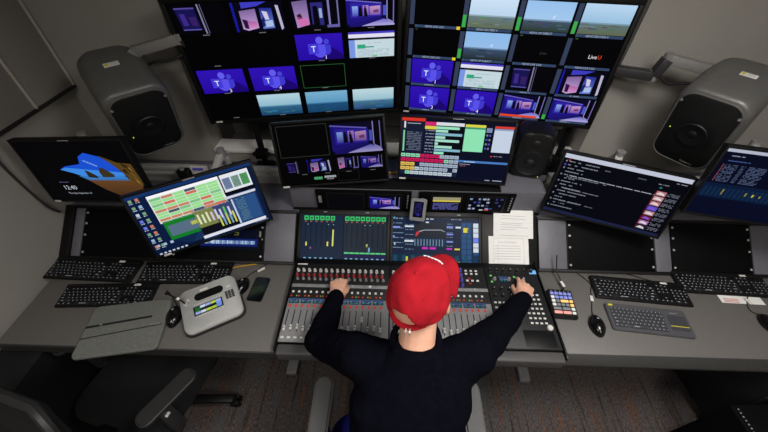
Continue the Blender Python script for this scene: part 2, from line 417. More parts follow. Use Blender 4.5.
def multiview(w, h):
    c = Canvas(w, h, (2, 2, 3), .72)
    c.frame(.03, .03, .49, .53, .004, (58, 66, 60))
    stage_wide(c.sub(.52, .05, .98, .53)); c.full()
    stage_dark(c.sub(.06, .60, .25, .80)); stage_close(c.sub(.26, .58, .49, .80)); stage_figure(c.sub(.54, .58, .75, .78)); stage_wide(c.sub(.77, .58, .97, .78)); c.full(); c.up()
    c.frame(.54, .80, .74, .97, .003, (34, 44, 38))
    c.words(.31, .39, .875, .045, (90, 190, 130), .95); c.words(.41, .52, .865, .035, (190, 195, 200), .95); c.words(.43, .50, .91, .02, (150, 150, 155), .9)
    for u in (.2, .42, .62, .85): c.rect(u, .815, u+.05, .825, (110, 110, 110))
    return c
def automation(w, h):
    c = Canvas(w, h, (10, 14, 34))
    c.rect(0, .0, .21, .05, (215, 50, 40)); c.rect(.0, .06, .20, .56, (22, 28, 52)); c.rect(.21, .05, .31, .11, (205, 40, 110)); c.rect(.21, .115, .31, .165, (220, 205, 70)); c.rect(.31, .05, .56, .10, (215, 220, 228)); c.rect(.21, .17, .31, .57, (18, 26, 50)); c.rect(.31, .10, .56, .57, (8, 10, 16))
    c.rect(.57, .06, .75, .10, (215, 210, 70)); c.rect(.57, .10, .75, .49, (142, 225, 178)); c.rect(.83, .065, 1, .10, (215, 60, 50)); c.rect(.83, .105, .995, .48, (196, 208, 226)); c.rect(.53, .64, 1, .675, (70, 120, 190)); c.rect(.54, .68, 1, .93, (8, 12, 34)); c.up()
    c.rect(.02, .06, .035, .16, (220, 220, 225)); c.rect(.015, .2, .03, .54, (130, 200, 150)); c.words(.05, .19, .08, .012, (170, 180, 190))
    for i in range(12): c.words(.05, .185, .22+.026*i, .011, (110, 120, 140))
    for i, (a, b, k) in enumerate(((.31, .52, 0), (.31, .42, 1), (.31, .55, 2), (.31, .40, 1), (.31, .53, 1), (.31, .34, 1), (.31, .47, 1), (.31, .55, 2), (.31, .4, 0))):
        c.rect(a, .115+.051*i, b, .155+.051*i, [(150, 228, 190), (165, 220, 200), (130, 180, 200)][k])
    for i in range(8): c.words(.22, .30, .18+.05*i, .012, (150, 160, 175))
    c.rect(.57, .10, .75, .13, (60, 150, 110)); c.rect(.76, .1, .81, .17, (120, 140, 170))
    for i in range(4):
        for j in range(2): c.rect(.765+.026*j, .2+.07*i, .78+.026*j, .23+.07*i, (80, 80, 190) if (i+j) % 2 else (120, 130, 150))
    c.rect(.83, .105, .995, .13, (140, 160, 190)); c.circ(.84, .55, .008, (220, 50, 80)); c.words(.86, .94, .54, .012, (140, 140, 150))
    c.words(.6, .7, .655, .012, (200, 220, 240)); c.words(.56, .66, .70, .012, (150, 150, 170)); c.words(.56, .62, .73, .012, (150, 90, 90)); c.words(.82, .98, .955, .014, (170, 175, 190))
    G, Mg, W, Yl, D, K = (140, 210, 175), (200, 30, 90), (165, 180, 200), (225, 190, 90), (26, 36, 64), (190, 205, 215)
    rows = [[G]*4+[Mg]*4+[W]*4, [Mg]*9+[G]+[W]*2, [Yl]*3+[D]+[W]*8, [Yl]*3+[K]+[W]*6+[D, W], [D]+[G]+[K]*9+[D]]
    for r, cs in enumerate(rows):
        for k, col in enumerate(cs):
            u = .005+.0455*k; v = .575+.075*r
            c.rect(u, v, u+.041, v+.058, col)
    c.up()
    for r, cs in enumerate(rows):
        for k, col in enumerate(cs): c.rect(.012+.0455*k, .60+.075*r, .036+.0455*k, .612+.075*r, tuple(int(x*.55) for x in col))
    return c
def desktop(w, h):
    c = Canvas(w, h, (8, 26, 62))
    c.poly([(.30, .98), (.46, .66), (.62, .92), (.5, 1)], (22, 48, 84)); c.poly([(.16, .8), (.32, .62), (.46, .66), (.30, .98)], (14, 38, 74)); c.rect(0, 0, 1, .05, (20, 50, 100)); c.up()
    c.rect(.145, .07, .715, .52, (222, 228, 226)); c.rect(.16, .50, .42, .82, (18, 120, 40)); c.rect(.71, .05, .975, .40, (4, 6, 14)); c.rect(.40, .42, .965, .97, (28, 44, 82)); c.up()
    c.rect(.725, .07, .965, .35, (224, 228, 236)); c.rect(.145, .07, .71, .11, (245, 245, 250)); c.rect(.18, .58, .41, .76, (86, 108, 130)); c.rect(.36, .62, .44, .68, (200, 205, 60)); c.rect(.40, .42, .965, .46, (205, 210, 225)); c.rect(.40, .92, .965, .97, (222, 224, 235)); c.rect(.41, .50, .57, .78, (120, 126, 70)); c.rect(.57, .50, .73, .78, (58, 66, 110)); c.rect(.41, .78, .73, .91, (10, 12, 22)); c.rect(.75, .48, .95, .90, (40, 78, 130)); c.rect(.735, .48, .75, .91, (190, 205, 225)); c.up()
    for r in range(8):
        for k in range(6):
            q = random.random()
            col = (150, 220, 140) if q < .74 else ((120, 190, 130) if q < .8 else ((70, 84, 100) if q < .9 else (205, 110, 84)))
            if r in (0, 4) and k < 3 or r == 7: col = (196, 130, 96) if q < .6 else col
            c.rect(.155+.091*k, .12+.047*r, .155+.091*k+.086, .12+.047*r+.040, col)
    for k in range(3): c.rect(.735+.075*k, .13, .735+.075*k+.065, .31, [(110, 128, 160), (120, 150, 140), (80, 150, 90)][k])
    for k in range(3):
        for r in range(6): c.words(.74+.075*k, .795+.075*k, .14+.026*r, .01, [(60, 70, 110), (60, 90, 80), (40, 90, 50)][k])
    for k, col in enumerate(((215, 225, 190), (215, 225, 190), (215, 225, 190), (215, 190, 220), (200, 205, 230), (200, 205, 230), (90, 190, 90), (200, 210, 230))):
        c.rect(.425+.037*k, .55+.02*(k % 2), .425+.037*k+.016, .72, col)
    for k in range(5): c.rect(.585+.03*k, .66+.05*(k % 2), .60+.03*k, .86, (200, 205, 80) if k % 2 == 0 else (120, 160, 190))
    for r in range(14): c.words(.77, .85, .50+.028*r, .012, (96, 130, 130))
    for r in range(8):
        for k in range(2):
            if r > 5 and k > 1: continue
            c.rect(.015+.05*k, .05+.11*r, .04+.05*k, .095+.11*r, random.choice([(150, 180, 215), (200, 120, 90), (110, 120, 220), (190, 205, 215), (120, 160, 120)]))
            c.words(.012+.05*k, .045+.05*k, .105+.11*r, .012, (190, 200, 215))
    for k in range(3): c.rect(.03+.055*k, .82, .055+.055*k, .86, (170, 190, 220))
    c.rect(0, .955, .4, 1, (6, 18, 44)); c.up()
    for k in range(7): c.rect(.02+.035*k, .965, .04+.035*k, .99, (190, 200, 220))
    c.words(.86, .98, .975, .012, (150, 160, 180))
    return c
def lockscreen(w, h):
    c = Canvas(w, h, (3, 3, 5))
    c.poly([(.28, .45), (.34, .40), (.50, .36), (.53, .24), (.60, .18), (.72, .24), (.82, .38), (.88, .62), (.52, .62), (.40, .52)], (24, 78, 205)); c.up()
    c.poly([(.28, .45), (.34, .42), (.86, .50), (.88, .62), (.52, .62), (.40, .52)], (60, 135, 222)); c.poly([(.42, .56), (.88, .56), (.88, .64), (.50, .64)], (46, 110, 170)); c.poly([(.48, .62), (.9, .62), (.97, .76), (.96, .9), (.72, .92), (.60, .80)], (100, 66, 36), (70, 44, 22)); c.up()
    c.poly([(.72, .22), (.86, .34), (.98, .36), (1, .7), (.97, .76), (.89, .64), (.86, .5), (.80, .36)], (84, 62, 26)); c.poly([(.51, .46), (.54, .48), (.60, .56), (.60, .6), (.51, .58)], (44, 36, 26)); c.poly([(.66, .42), (.70, .43), (.77, .54), (.76, .58), (.65, .58), (.64, .5)], (58, 48, 30)); c.up()
    for k in range(16):
        u = .85+random.random()*.10; v = .36+random.random()*.3
        c.poly([(u, v), (u+.02, v-.02), (u+.03, v+.06)], random.choice([(140, 104, 46), (40, 28, 12), (104, 76, 34)]))
    for k in range(5): c.poly([(.54+.02*k, .30+.015*k), (.58+.02*k, .30+.02*k), (.57+.02*k, .33+.02*k)], (110, 150, 225))
    c.words(.18, .29, .665, .008, (90, 100, 160)); c.text('12:40', .185, .80, .075, (190, 195, 205)); c.text('Thursday, September 15', .195, .88, .03, (170, 175, 190))
    return c
def chat(w, h):
    c = Canvas(w, h, (5, 6, 16), .85)
    c.rect(0, 0, 1, .07, (205, 210, 228)); c.rect(0, .955, 1, 1, (30, 36, 70)); c.up()
    c.circ(.05, .10, .008, (200, 50, 50)); c.rect(.02, .16, .035, .19, (80, 70, 190))
    v = .11; k = 0
    for r in range(15):
        v = .11+.055*r
        c.words(.05, random.choice((.12, .16, .2, .24, .3)), v, .014, (135, 140, 155))
        if r % 2 == 0: c.rect(.022, v-.005, .034, v+.02, (130, 135, 150))
    c.words(.10, .80, .335, .012, (170, 172, 185), .95); c.words(.08, .45, .36, .012, (120, 125, 140)); c.words(.1, .42, .56, .012, (130, 130, 145)); c.words(.1, .4, .78, .012, (110, 112, 130))
    c.words(.35, .40, .14, .012, (120, 120, 130)); c.words(.60, .68, .14, .014, (90, 100, 120)); c.words(.78, .86, .16, .012, (150, 155, 170)); c.rect(.80, .205, .82, .23, (40, 120, 130)); c.words(.9, .98, .10, .012, (150, 155, 170))
    for i in range(8):
        v = .27+.085*i
        col = [(196, 120, 130), (205, 150, 150), (196, 120, 130), (92, 80, 210), (196, 140, 150), (110, 26, 40), (170, 110, 170), (40, 40, 48)][i]
        c.rect(.79, v, .875, v+.07, col); c.up()
        c.poly([(.80, v+.05), (.825, v+.012), (.86, v+.03), (.868, v+.06)], (230, 225, 232) if i not in (3, 5) else (130, 90, 215)); c.rect(.79, v, .80, v+.07, (90, 16, 36)); c.z -= .00025
        for j in range(3): c.words(.885, .975, v+.005+.02*j, .010, (120, 124, 140))
    return c
def scheduler(w, h):
    c = Canvas(w, h, (5, 10, 34), .75)
    c.rect(0, 0, 1, .045, (200, 205, 225)); c.rect(.0, .50, 1, .72, (10, 28, 62)); c.rect(0, .72, 1, 1, (6, 12, 40)); c.rect(.42, .05, .62, .48, (4, 8, 26)); c.up()
    c.words(.04, .14, .09, .014, (150, 160, 185)); c.words(.05, .2, .16, .012, (80, 100, 170))
    for r in range(13):
        for u0, u1 in ((.05, .14), (.16, .19), (.21, .33), (.64, .8), (.84, .95)): c.words(u0, u1, .22+.02*r, .009, (96, 112, 150))
        c.rect(.035, .22+.02*r, .042, .23+.02*r, (190, 90, 90)); c.rect(.60, .22+.02*r, .607, .23+.02*r, (190, 90, 90))
    c.text('NEW', .52, .15, .03, (150, 150, 175))
    for k, u in enumerate((.15, .31, .36, .41, .50)): c.rect(u, .58+.01*k, u+.012, .64 if k else .66, (215, 205, 50)); 
    for k in range(30): c.rect(.02+.032*k, .55, .04+.032*k, .70, (16, 44, 76))
    return c
def meters(w, h):
    c = Canvas(w, h, (18, 34, 56))
    c.rect(.50, 0, 1, 1, (34, 42, 54)); c.rect(.49, 0, .505, 1, (12, 22, 40)); c.rect(0, .90, 1, 1, (14, 36, 66)); c.rect(.51, .80, 1, .88, (36, 34, 74)); c.up()
    ch = [.03+.062*k for k in range(6)]+[.51+.061*k for k in range(8)]
    for i, u in enumerate(ch):
        c.rect(u, .02, u+.05, .11, (60, 190, 105)); c.up(); c.rect(u+.012, .045, u+.038, .085, (20, 96, 50)); c.z -= .00025
        c.rect(u+.008, .13, u+.03, .145, (190, 100, 80)); c.rect(u+.015, .18, u+.03, .66, (12, 24, 40) if i < 6 else (24, 32, 40))
        for j in range(3): c.rect(u+.012, .875+.035*j, u+.04, .895+.035*j, (120, 170, 205))
    for u, a, b in ((.055, .56, .64), (.305, .55, .64), (.365, .30, .64), (.765, .58, .64)): c.rect(u, a, u+.018, b, (215, 215, 110))
    for k in range(8): c.rect(.512+.061*k, .755, .512+.061*k+.055, .785, (90, 200, 130))
    c.rect(.79, .65, .81, .74, (110, 160, 190)); c.rect(.11, .66, .125, .70, (150, 80, 130))
    for u in (.07, .31, .37, .74, .8): c.rect(u, .19, u+.012, .205, (120, 190, 190))
    return c
def equaliser(w, h):
    c = Canvas(w, h, (18, 32, 58))
    def b(x0, y0, x1, y1, col): c.rect((x0-32)/456, (y0-45)/248, (x1-32)/456, (y1-45)/248, col)
    b(150, 72, 312, 150, (28, 34, 44)); b(150, 152, 312, 192, (26, 44, 70)); b(395, 65, 450, 290, (26, 58, 96)); b(32, 232, 488, 292, (14, 40, 62)); b(458, 66, 488, 292, (28, 72, 120)); c.up()
    W, L, Mg, Yl = (205, 215, 225), (130, 140, 225), (205, 40, 190), (215, 205, 60)
    for a in ((97, 88, 145, 96), (97, 162, 145, 171), (208, 66, 224, 73), (365, 88, 393, 97), (43, 176, 49, 188)): b(*a, W)
    for a in ((318, 87, 352, 95), (318, 125, 352, 132), (318, 162, 352, 170), (35, 93, 73, 101), (35, 140, 45, 148)): b(*a, L)
    for a in ((190, 196, 220, 206), (230, 196, 262, 206), (318, 198, 347, 206)): b(*a, Mg)
    b(360, 199, 388, 207, Yl); b(406, 94, 433, 118, Yl); b(106, 245, 116, 268, Yl); b(378, 266, 388, 280, Yl); b(290, 258, 298, 268, Yl)
    for k in range(6): b(458, 70+25*k, 485, 92+25*k, (110, 130, 230) if k == 3 else W)
    for k in range(9): b(40+46*k, 238, 60+46*k, 288, (22, 66, 90))
    for k in range(10): b(150+16*k, 156, 154+16*k, 190, (120, 150, 175))
    for r in range(8):
        for k in range(2): b(398+28*k, 70+27*r, 420+28*k, 92+27*r, (34, 76, 122)) if not (r == 1 and k == 0) else None
    for r in range(6): c.words(.01, .13, .12+.1*r, .015, (120, 150, 180)); c.words(.15, .25, .15+.1*r, .014, (110, 140, 170)); c.words(.63, .70, .12+.09*r, .012, (120, 150, 180))
    f = lambda x, y: ((x-32)/456, (y-45)/248)
    c.poly([f(152, 140), f(160, 120), f(180, 112), f(172, 128), f(160, 142)], (190, 50, 60)); c.poly([f(170, 116), f(200, 108), f(290, 106), f(310, 116), f(310, 118), f(290, 109), f(200, 111), f(172, 120)], (180, 190, 205))
    c.circ(.02, .02, .012, (90, 160, 225)); c.words(.04, .12, .02, .02, (150, 165, 190)); c.words(.36, .48, .02, .022, (190, 200, 210)); c.words(.68, .80, .02, .016, (150, 160, 180))
    return c

# ------------------------------------------------------------------ monitors
def monitor(name, label, center, yaw, tilt, roll, w, h, canvas, bezel=.010, depth=.028, hump=.045, sticker=(-1, -1), group=None, strip=True, cat='monitor'):
    r = empty(name, label, cat, facing(center, yaw, tilt, roll), 'televisions on poles' if cat == 'television' else 'computer monitors')
    m = MB()
    m.prism(rrect(w+2*bezel, h+2*bezel, .006), -depth, -.003, bev=.002)
    for a in ((0, h/2+bezel/2, w+2*bezel, bezel), (0, -h/2-bezel/2, w+2*bezel, bezel*1.0), (-w/2-bezel/2, 0, bezel, h), (w/2+bezel/2, 0, bezel, h)):
        m.box((a[0], a[1], -.001), (a[2], a[3], .0065), .0012)
    m.build('casing', M_black, r)
    MB().prism(rrect(w*.55, h*.5, .02), -depth-hump, -depth+.001, bev=.006).build('rear_housing', M_blackm, r)
    MB().box((0, 0, -depth-hump-.006), (.11, .11, .016), .003).build('mount_plate', M_dgrey, r)
    canvas(w, h).build(r, Matrix.Translation((0, 0, -.0022)))
    if sticker:
        MB().box((sticker[0]*(w/2-.015), sticker[1]*(h/2+bezel*.45), .0028), (.032, .009, .0012), .0003).build('asset_label', M_label, r)
    if strip: MB().box((0, h/2+bezel*.45, .0026), (.05, .004, .001), .0002).build('maker_mark', M_print, r)
    return r

TVL = monitor('wall_television', 'large television on the left showing a four by four grid with three purple meeting tiles', (-.448, 1.632, 1.545), 8.0, -2.7, 1.2, .952, .535, tv_left, .019, .035, .03, (-.97, -1), strip=False, cat='television')
TVR = monitor('wall_television', 'large television on the right showing sky pictures, green level bars and grey label strips', (.544, 1.685, 1.541), -7.9, 3.5, .0, .952, .535, tv_right, .019, .035, .03, (-1, -1), strip=False, cat='television')
MCL = monitor('computer_monitor', 'black centre monitor under the left television with green outlined empty box and blue stage', (-.277, 1.347, 1.244), 1.2, 20.3, 5.0, .51, .295, multiview, strip=False)
MCR = monitor('computer_monitor', 'black centre monitor showing coloured button rows and pale green and white panels', (.308, 1.375, 1.25), -5.2, 16, .8, .51, .295, automation)
MLM = monitor('computer_monitor', 'angled monitor with blue desktop icons and a green spreadsheet, above the left keyboards', (-.846, 1.111, 1.081), 25.5, 18.6, 3.6, .52, .30, desktop, sticker=(-.9, -1))
MFL = monitor('computer_monitor', 'leftmost monitor by the wall showing a beach cave picture with clock', (-1.336, 1.164, 1.237), -4.5, 7.1, 4.8, .51, .295, lockscreen)
MRM = monitor('computer_monitor', 'tilted right monitor with dark chat list, white top bar and pink thumbnails', (1.042, 1.222, 1.13), -17.3, 13.5, -2.0, .52, .30, chat, sticker=None)
MFR = monitor('computer_monitor', 'rightmost monitor showing dark blue tables with small yellow marks', (1.5575, 1.076, 1.2946), -12.6, 8.2, 0, .52, .30, scheduler, sticker=None)

# ------------------------------------------------------------------ room
def struct(name, mb, m):
    o = mb.build(name, m); o['kind'] = 'structure'; return o
WX, EX, BY, SY, CZ = -1.71, 2.45, 1.735, -2.2, 2.75
struct('floor', MB().box(((WX+EX)/2, 0, -.05), (EX-WX+.4, 4.9, .1)), carpet_mat())
struct('ceiling', MB().box(((WX+EX)/2, 0, CZ+.05), (EX-WX+.4, 4.9, .1)), M_ceil)
struct('wall_left', MB().box((WX-.05, 0, CZ/2), (.1, 4.6, CZ)), M_wall)
struct('wall_right', MB().box((EX+.05, 0, CZ/2), (.1, 4.6, CZ)), M_wall)
struct('wall_front', MB().box(((WX+EX)/2, SY-.05, CZ/2), (EX-WX, .1, CZ)), M_wall)
RL, RR, RZ = -1.06, 1.12, .975
wb = MB()
wb.box(((WX+RL)/2, BY+.06, CZ/2), (RL-WX, .12, CZ)).box(((EX+RR)/2, BY+.06, CZ/2), (EX-RR, .12, CZ))
wb.box(((RL+RR)/2, BY+.06, RZ/2), (RR-RL, .12, RZ)).box(((RL+RR)/2, BY+.06, 2.62), (RR-RL, .12, .26))
struct('wall_back', wb, M_wall)
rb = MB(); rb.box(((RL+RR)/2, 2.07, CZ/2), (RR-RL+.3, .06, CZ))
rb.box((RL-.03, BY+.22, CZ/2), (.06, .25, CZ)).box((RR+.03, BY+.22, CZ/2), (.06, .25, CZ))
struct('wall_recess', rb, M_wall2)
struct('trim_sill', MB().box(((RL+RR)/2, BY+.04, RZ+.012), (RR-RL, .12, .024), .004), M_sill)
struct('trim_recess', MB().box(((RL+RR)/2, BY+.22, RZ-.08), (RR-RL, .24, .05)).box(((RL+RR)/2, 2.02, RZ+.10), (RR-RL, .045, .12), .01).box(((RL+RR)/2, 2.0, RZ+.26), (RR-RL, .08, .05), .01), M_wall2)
# acoustic panels on the left wall
def wall_panel(y0, y1, label):
    r = empty('acoustic_panel', label, 'wall panel', T(WX, (y0+y1)/2, 1.375), 'acoustic panels')
    MB().box((.018, 0, .62), (.036, y1-y0-.006, 1.24), .002).build('panel_board', M_panel, r)
    MB().box((.020, 0, -.002), (.044, y1-y0, .016), .002).build('lower_rail', M_dtrim, r)
    t = MB(); t.box((.039, (y1-y0)/2-.008, .62), (.006, .010, 1.24))
    t.build('edge_trim', M_trim, r)
wall_panel(1.47, 1.728, 'narrow grey acoustic panel on the left wall beside the room corner')
wall_panel(.45, 1.468, 'wide grey acoustic panel on the left wall behind its thin pale seam')
# ceiling lights (outside the view; they light the room)
def ceiling_light(x, y, label, power, size=(.6, .6), col=(1, .975, .945)):
    r = empty('ceiling_light', label, 'ceiling light', T(x, y, CZ-.002), 'ceiling lights')
    f = MB()
    for sx, sy, w, d in ((0, .5, 1.06, .04), (0, -.5, 1.06, .04), (.5, 0, .04, 1), (-.5, 0, .04, 1)): f.box((sx*size[0], sy*size[1], -.012), (w*size[0], d*size[1] if d < .5 else d*size[1], .024), .002)
    f.build('frame', M_sill, r)
    MB().box((0, 0, -.006), (size[0]*.96, size[1]*.96, .008)).build('diffuser', M_lamp, r)
    l = bpy.data.lights.new('ceiling_light_glow', 'AREA'); l.shape = 'RECTANGLE'; l.size, l.size_y = size; l.energy = power; l.color = col
    l.spread = R(150)
    o = bpy.data.objects.new('lamp', l); C.objects.link(o); o.parent = r; o.location = (0, 0, -.03)
LIGHTS = [(.8, .35, 22), (1.0, -1.0, 18), (-.7, -.4, 10.5)]
ceiling_light(*LIGHTS[0][:2], 'square ceiling light over the mixing console', LIGHTS[0][2])
ceiling_light(*LIGHTS[1][:2], 'square ceiling light behind the camera', LIGHTS[1][2])
ceiling_light(*LIGHTS[2][:2], 'square ceiling light over the empty office chair', LIGHTS[2][2])

def W(o, r):                      # part built in world coordinates, kept under its thing
    o.parent = r; o.matrix_parent_inverse = r.matrix_world.inverted(); return o
def base(name, label, cat, x, y, z, group=None):
    r = empty(name, label, cat, None, group); r.location = (x, y, z)
    bpy.context.view_layer.update(); return r
SLA = 38.
SL = Matrix.Translation((0, 1.068, .750)) @ Matrix.Rotation(R(SLA), 4, 'X')      # slope: x right, y up the slope, z out

# ------------------------------------------------------------------ control desk
D = base('control_desk', 'long grey control room desk with sloped rack panels along the back', 'desk', .3, .85, 0)
for x0, x1 in ((-1.66, -.459), (.754, 2.38)):
    yf, yb = (.609, .600) if x0 < -1 else (.640, .606)
    W(MB().box(((x0+x1)/2, (yf+1.088)/2, .727), (x1-x0-.003, 1.088-yf, .026), .002).build('worktop', M_desk), D)
    e = MB(); e.prism([(yf, .740), (yf-.006, .738), (yb, .702), (yb, .690), (yf+.01, .690), (yf+.01, .7135), (yf, .7135)], x0+.0015, x1-.0015, Matrix(((0, 0, 1, 0), (1, 0, 0, 0), (0, 1, 0, 0), (0, 0, 0, 1))), bev=.002)
    W(e.build('front_edge', M_edge), D)
W(MB().box((.1475, .85, .705), (1.206, .49, .03), .002).build('console_tray', M_dgrey), D)
# slope panels
def slab(x0, x1, t0, t1, z0, z1, name, m, bev=.0015):
    return W(MB().box(((x0+x1)/2, (t0+t1)/2, (z0+z1)/2), (x1-x0, t1-t0, z1-z0), bev, 2, SL).build(name, m), D)
for x0, x1 in ((-1.645, -1.60), (-.636, -.482), (.782, .925), (1.378, 1.455), (1.872, 2.36)):
    slab(x0, x1, .008, .258, -.012, .004, 'rear_panel', M_grey)
def blank(x0, x1, n=4, lit=False):
    o = slab(x0, x1, .008, .258, -.012, .003, 'blank_panel', M_rackblk)
    for sx in (x0+.012, x1-.012):
        for t in (.03, .12, .180, .235)[:n]:
            s = MB(); s.cyl((sx, t, .002), (sx, t, .0055), .0055, seg=10, M=SL)
            so = s.build('screw', M_screw); so.parent = o; so.matrix_parent_inverse = o.matrix_parent_inverse
            so.matrix_parent_inverse = Matrix.Identity(4)
    return o
blank(-1.595, -1.125); bl = blank(-1.118, -.642); blank(.93, 1.373); blank(1.46, 1.867)
slab(-1.70, -1.648, -.01, .275, -.015, .012, 'end_cap', M_black, .004)
for x0, x1 in ((-1.648, -.474), (.776, 2.36)):
    slab(x0, x1, -.008, .006, -.012, .008, 'lower_trim', M_black); slab(x0, x1, .260, .275, -.012, .010, 'upper_trim', M_black)
for x in (-.6385, -.478, .779, .9275): slab(x-.002, x+.002, .006, .260, -.012, .009, 'divider', M_black, .0005)
W(MB().box((.34, 1.495, .905), (4.05, .43, .025), .003).build('rear_ledge', M_grey), D)
W(MB().box((.34, 1.46, .45), (4.0, .03, .88), .002).build('back_board', M_blackm), D)
for x0, x1 in ((-1.66, -.53), (.87, 2.3)):
    rl = MB(); rl.box(((x0+x1)/2, 1.505, 1.022), (x1-x0, .03, .022), .003); rl.box(((x0+x1)/2, 1.505, .982), (x1-x0, .03, .022), .003); rl.box(((x0+x1)/2, 1.512, .965), (x1-x0, .012, .110), .002)
    W(rl.build('aluminium_rail', M_alu), D)
for x in (-1.2, -.56, .85, 2.3):
    lg = MB(); lg.box((x, 1.02, .35), (.06, .08, .68), .004)
    W(lg.build('leg', M_black), D)
    ft = MB(); ft.box((x, .93, .022), (.062, .30, .035), .004)
    for k in range(5): ft.box((x-.024+.012*k, .93, .041), (.008, .28, .006), .001)
    W(ft.build('foot', M_kgry), D)
# processor with a lit waveform strip in the left rack
def strip_disp(w, h):
    c = Canvas(w, h, (4, 8, 26)); c.rect(0, .46, 1, .86, (14, 30, 96)); c.up()
    for k in range(36):
        u = .02+.026*k; b = random.random()
        c.rect(u, .56, u+.02, .74, (90+int(110*b), 120+int(100*b), 180+int(60*b)))
    for u in (.2, .52, .55): c.circ(u, .65, .012, (225, 240, 200))
    c.poly([(.55, .12), (.66, .12), (.66, .28), (.58, .28), (.58, .24), (.64, .24), (.64, .16), (.55, .16)], (90, 90, 40))
    return c
ra = empty('audio_processor', 'black rack unit with a glowing blue bar of lights under the angled monitor', 'rack unit', SL @ Matrix.Translation((-.82, .115, .003)))
MB().box((0, 0, .004), (.335, .125, .008), .0015).build('faceplate', M_rackblk, ra)
strip_disp(.30, .10).build(ra, Matrix.Translation((0, 0, .0082)))
MB().box((.16, .03, .010), (.010, .03, .004), .001).build('badge', M_kgry, ra)

# ------------------------------------------------------------------ mixing console
K = base('mixing_console', 'large audio mixing console with two touch screens in the middle of the desk', 'mixing console', .147, .84, .72)
W(MB().box((.1475, .862, .746), (1.206, .452, .05), .003).build('chassis', M_black), K)
W(MB().box((.1475, .612, .735), (1.204, .046, .062), .008, 3).build('wrist_rest', M_rest), K)
bays = ((-.452, .014), (.020, .486)); ctl = (.492, .746)
X0 = (-.438, .034); PIT = .0278
for b, (x0, x1) in enumerate(bays):
    m = MB(); m.box(((x0+x1)/2, .743, .7725), (x1-x0, .208, .006), .001)
    m.box(((x0+x1)/2, .9205, .7728), (x1-x0, .018, .0062), .001)
    for k in range(16): m.box((X0[b]+PIT*k, .738, .776), (.0036, .105, .0014), 0, mi=1)
    W(m.build('fader_panel', [M_mix, M_slot]), K)
    W(MB().box(((x0+x1)/2, .9495, .772), (x1-x0, .203, .006), .001).build('encoder_panel', M_mixd), K)
m = MB(); m.box((sum(ctl)/2, .846, .772), (ctl[1]-ctl[0], .414, .006), .001); W(m.build('control_panel', M_mixd), K)
W(MB().box((.665, .685, .7756), (.13, .075, .002), .0008).build('touch_pad', M_black), K)
for x in (-.459, .7545): W(MB().box((x, .85, .757), (.007, .50, .045), .002).build('side_cheek', M_gloss), K)
def proto(name, mb, mats): return mb.build(name, mats)
def place(name, mb, mats, spots, alt=None):
    first = None
    for i, s in enumerate(spots):
        if first is None: first = o = mb.build(name, mats); o.location = s; W(o, K)
        else: o = first.copy(); C.objects.link(o); o.location = s
    return first
def knob(mb, r=.0065, h=.016):
    mb.lathe([(0, 0), (r*1.25, 0), (r*1.25, .004), (r, .005), (r*.86, h), (0, h)], seg=14); mb.box((0, r*.55, h), (.0016, r*.8, .0012), mi=1); return mb
Z = .7755
allx = [(b, k, X0[b]+PIT*k) for b in (0, 1) for k in range(16)]
place('rotary_knob', knob(MB()), [M_kwhite, M_kblk], [(x, 1.006, Z) for b, k, x in allx if b == 0 or k < 11])
place('gain_knob', knob(MB(), .006, .013), [M_kred, M_kwhite], [(x, .978, Z) for b, k, x in allx if b == 0 or k < 11])
place('trim_knob', knob(MB(), .0058, .012), [M_kgry, M_kred], [(x+.006, .957, Z) for b, k, x in allx if b == 0 or k < 11])
place('aux_knob', knob(MB(), .0065, .016), [M_kpur, M_kwhite], [(X0[1]+PIT*k, y, Z) for k in (11, 12) for y in (1.03, 1.0, .97, .94)])
def btn(w, d, h=.004): return MB().box((0, 0, h/2), (w, d, h), .0008)
place('layer_button', btn(.014, .010), M_kgry, [(x, .9205, Z+.001) for b, k, x in allx if k % 2 == 0])
place('page_button', btn(.012, .010), M_bwht, [(x, .9205, Z+.001) for b, k, x in allx if (b, k) in ((0, 9), (0, 10), (0, 13), (1, 3), (1, 8), (1, 14))])
place('cue_button', btn(.010, .010), M_bwht, [(x, .884, Z) for b, k, x in allx])
place('status_lamp', btn(.007, .006, .003), M_ledred, [(x+(.004 if k % 3 else -.004), .862, Z) for b, k, x in allx])
place('gate_lamp', btn(.005, .005, .003), M_ledgrn, [(x-.007, .862, Z) for b, k, x in allx if k % 2])
place('mute_button', btn(.010, .010, .005), M_ledred, [(x, .809, Z) for b, k, x in allx])
place('select_button', btn(.014, .008), M_bwht, [(x, .657, Z+.0005) for b, k, x in allx])
place('bank_button', btn(.012, .010, .004), M_kred, [(X0[1]+PIT*13.4, .955, Z), (X0[1]+PIT*13.4, .985, Z)])
place('view_button', btn(.012, .009, .004), M_bwht, [(X0[1]+PIT*(13+.9*i), y, Z) for i in range(3) for y in (1.03, 1.012, .972)])
cap = MB(); cap.box((0, 0, .006), (.011, .024, .012), .003, 3); cap.box((0, 0, .0122), (.0105, .002, .001), mi=1)
ups = {(0, 12): .745, (1, 13): .742, (1, 2): .76}
place('fader_cap', cap, [M_kwhite, M_kblk], [(x, ups.get((b, k), .697+.004*((k*7) % 3)), Z+.001) for b, k, x in allx])
def lcd(w, h):
    c = Canvas(w, h, (20, 32, 64)); c.rect(0, 0, 1, .3, (56, 76, 112)); c.up(); c.words(.05, .5, .4, .12, (130, 150, 190)); c.words(.55, .95, .4, .12, (130, 150, 190)); c.words(.1, .9, .7, .1, (90, 160, 120)); return c
f0 = None
for b in (0, 1):
    for k in range(8):
        x = X0[b]+PIT*(2*k+.5)
        if f0 is None: f0 = o = lcd(.048, .026).build(K, None, 'channel_display'); o.matrix_parent_inverse = K.matrix_world.inverted()
        else: o = f0.copy(); C.objects.link(o)
        o.location = (x, .836, Z+.0004)
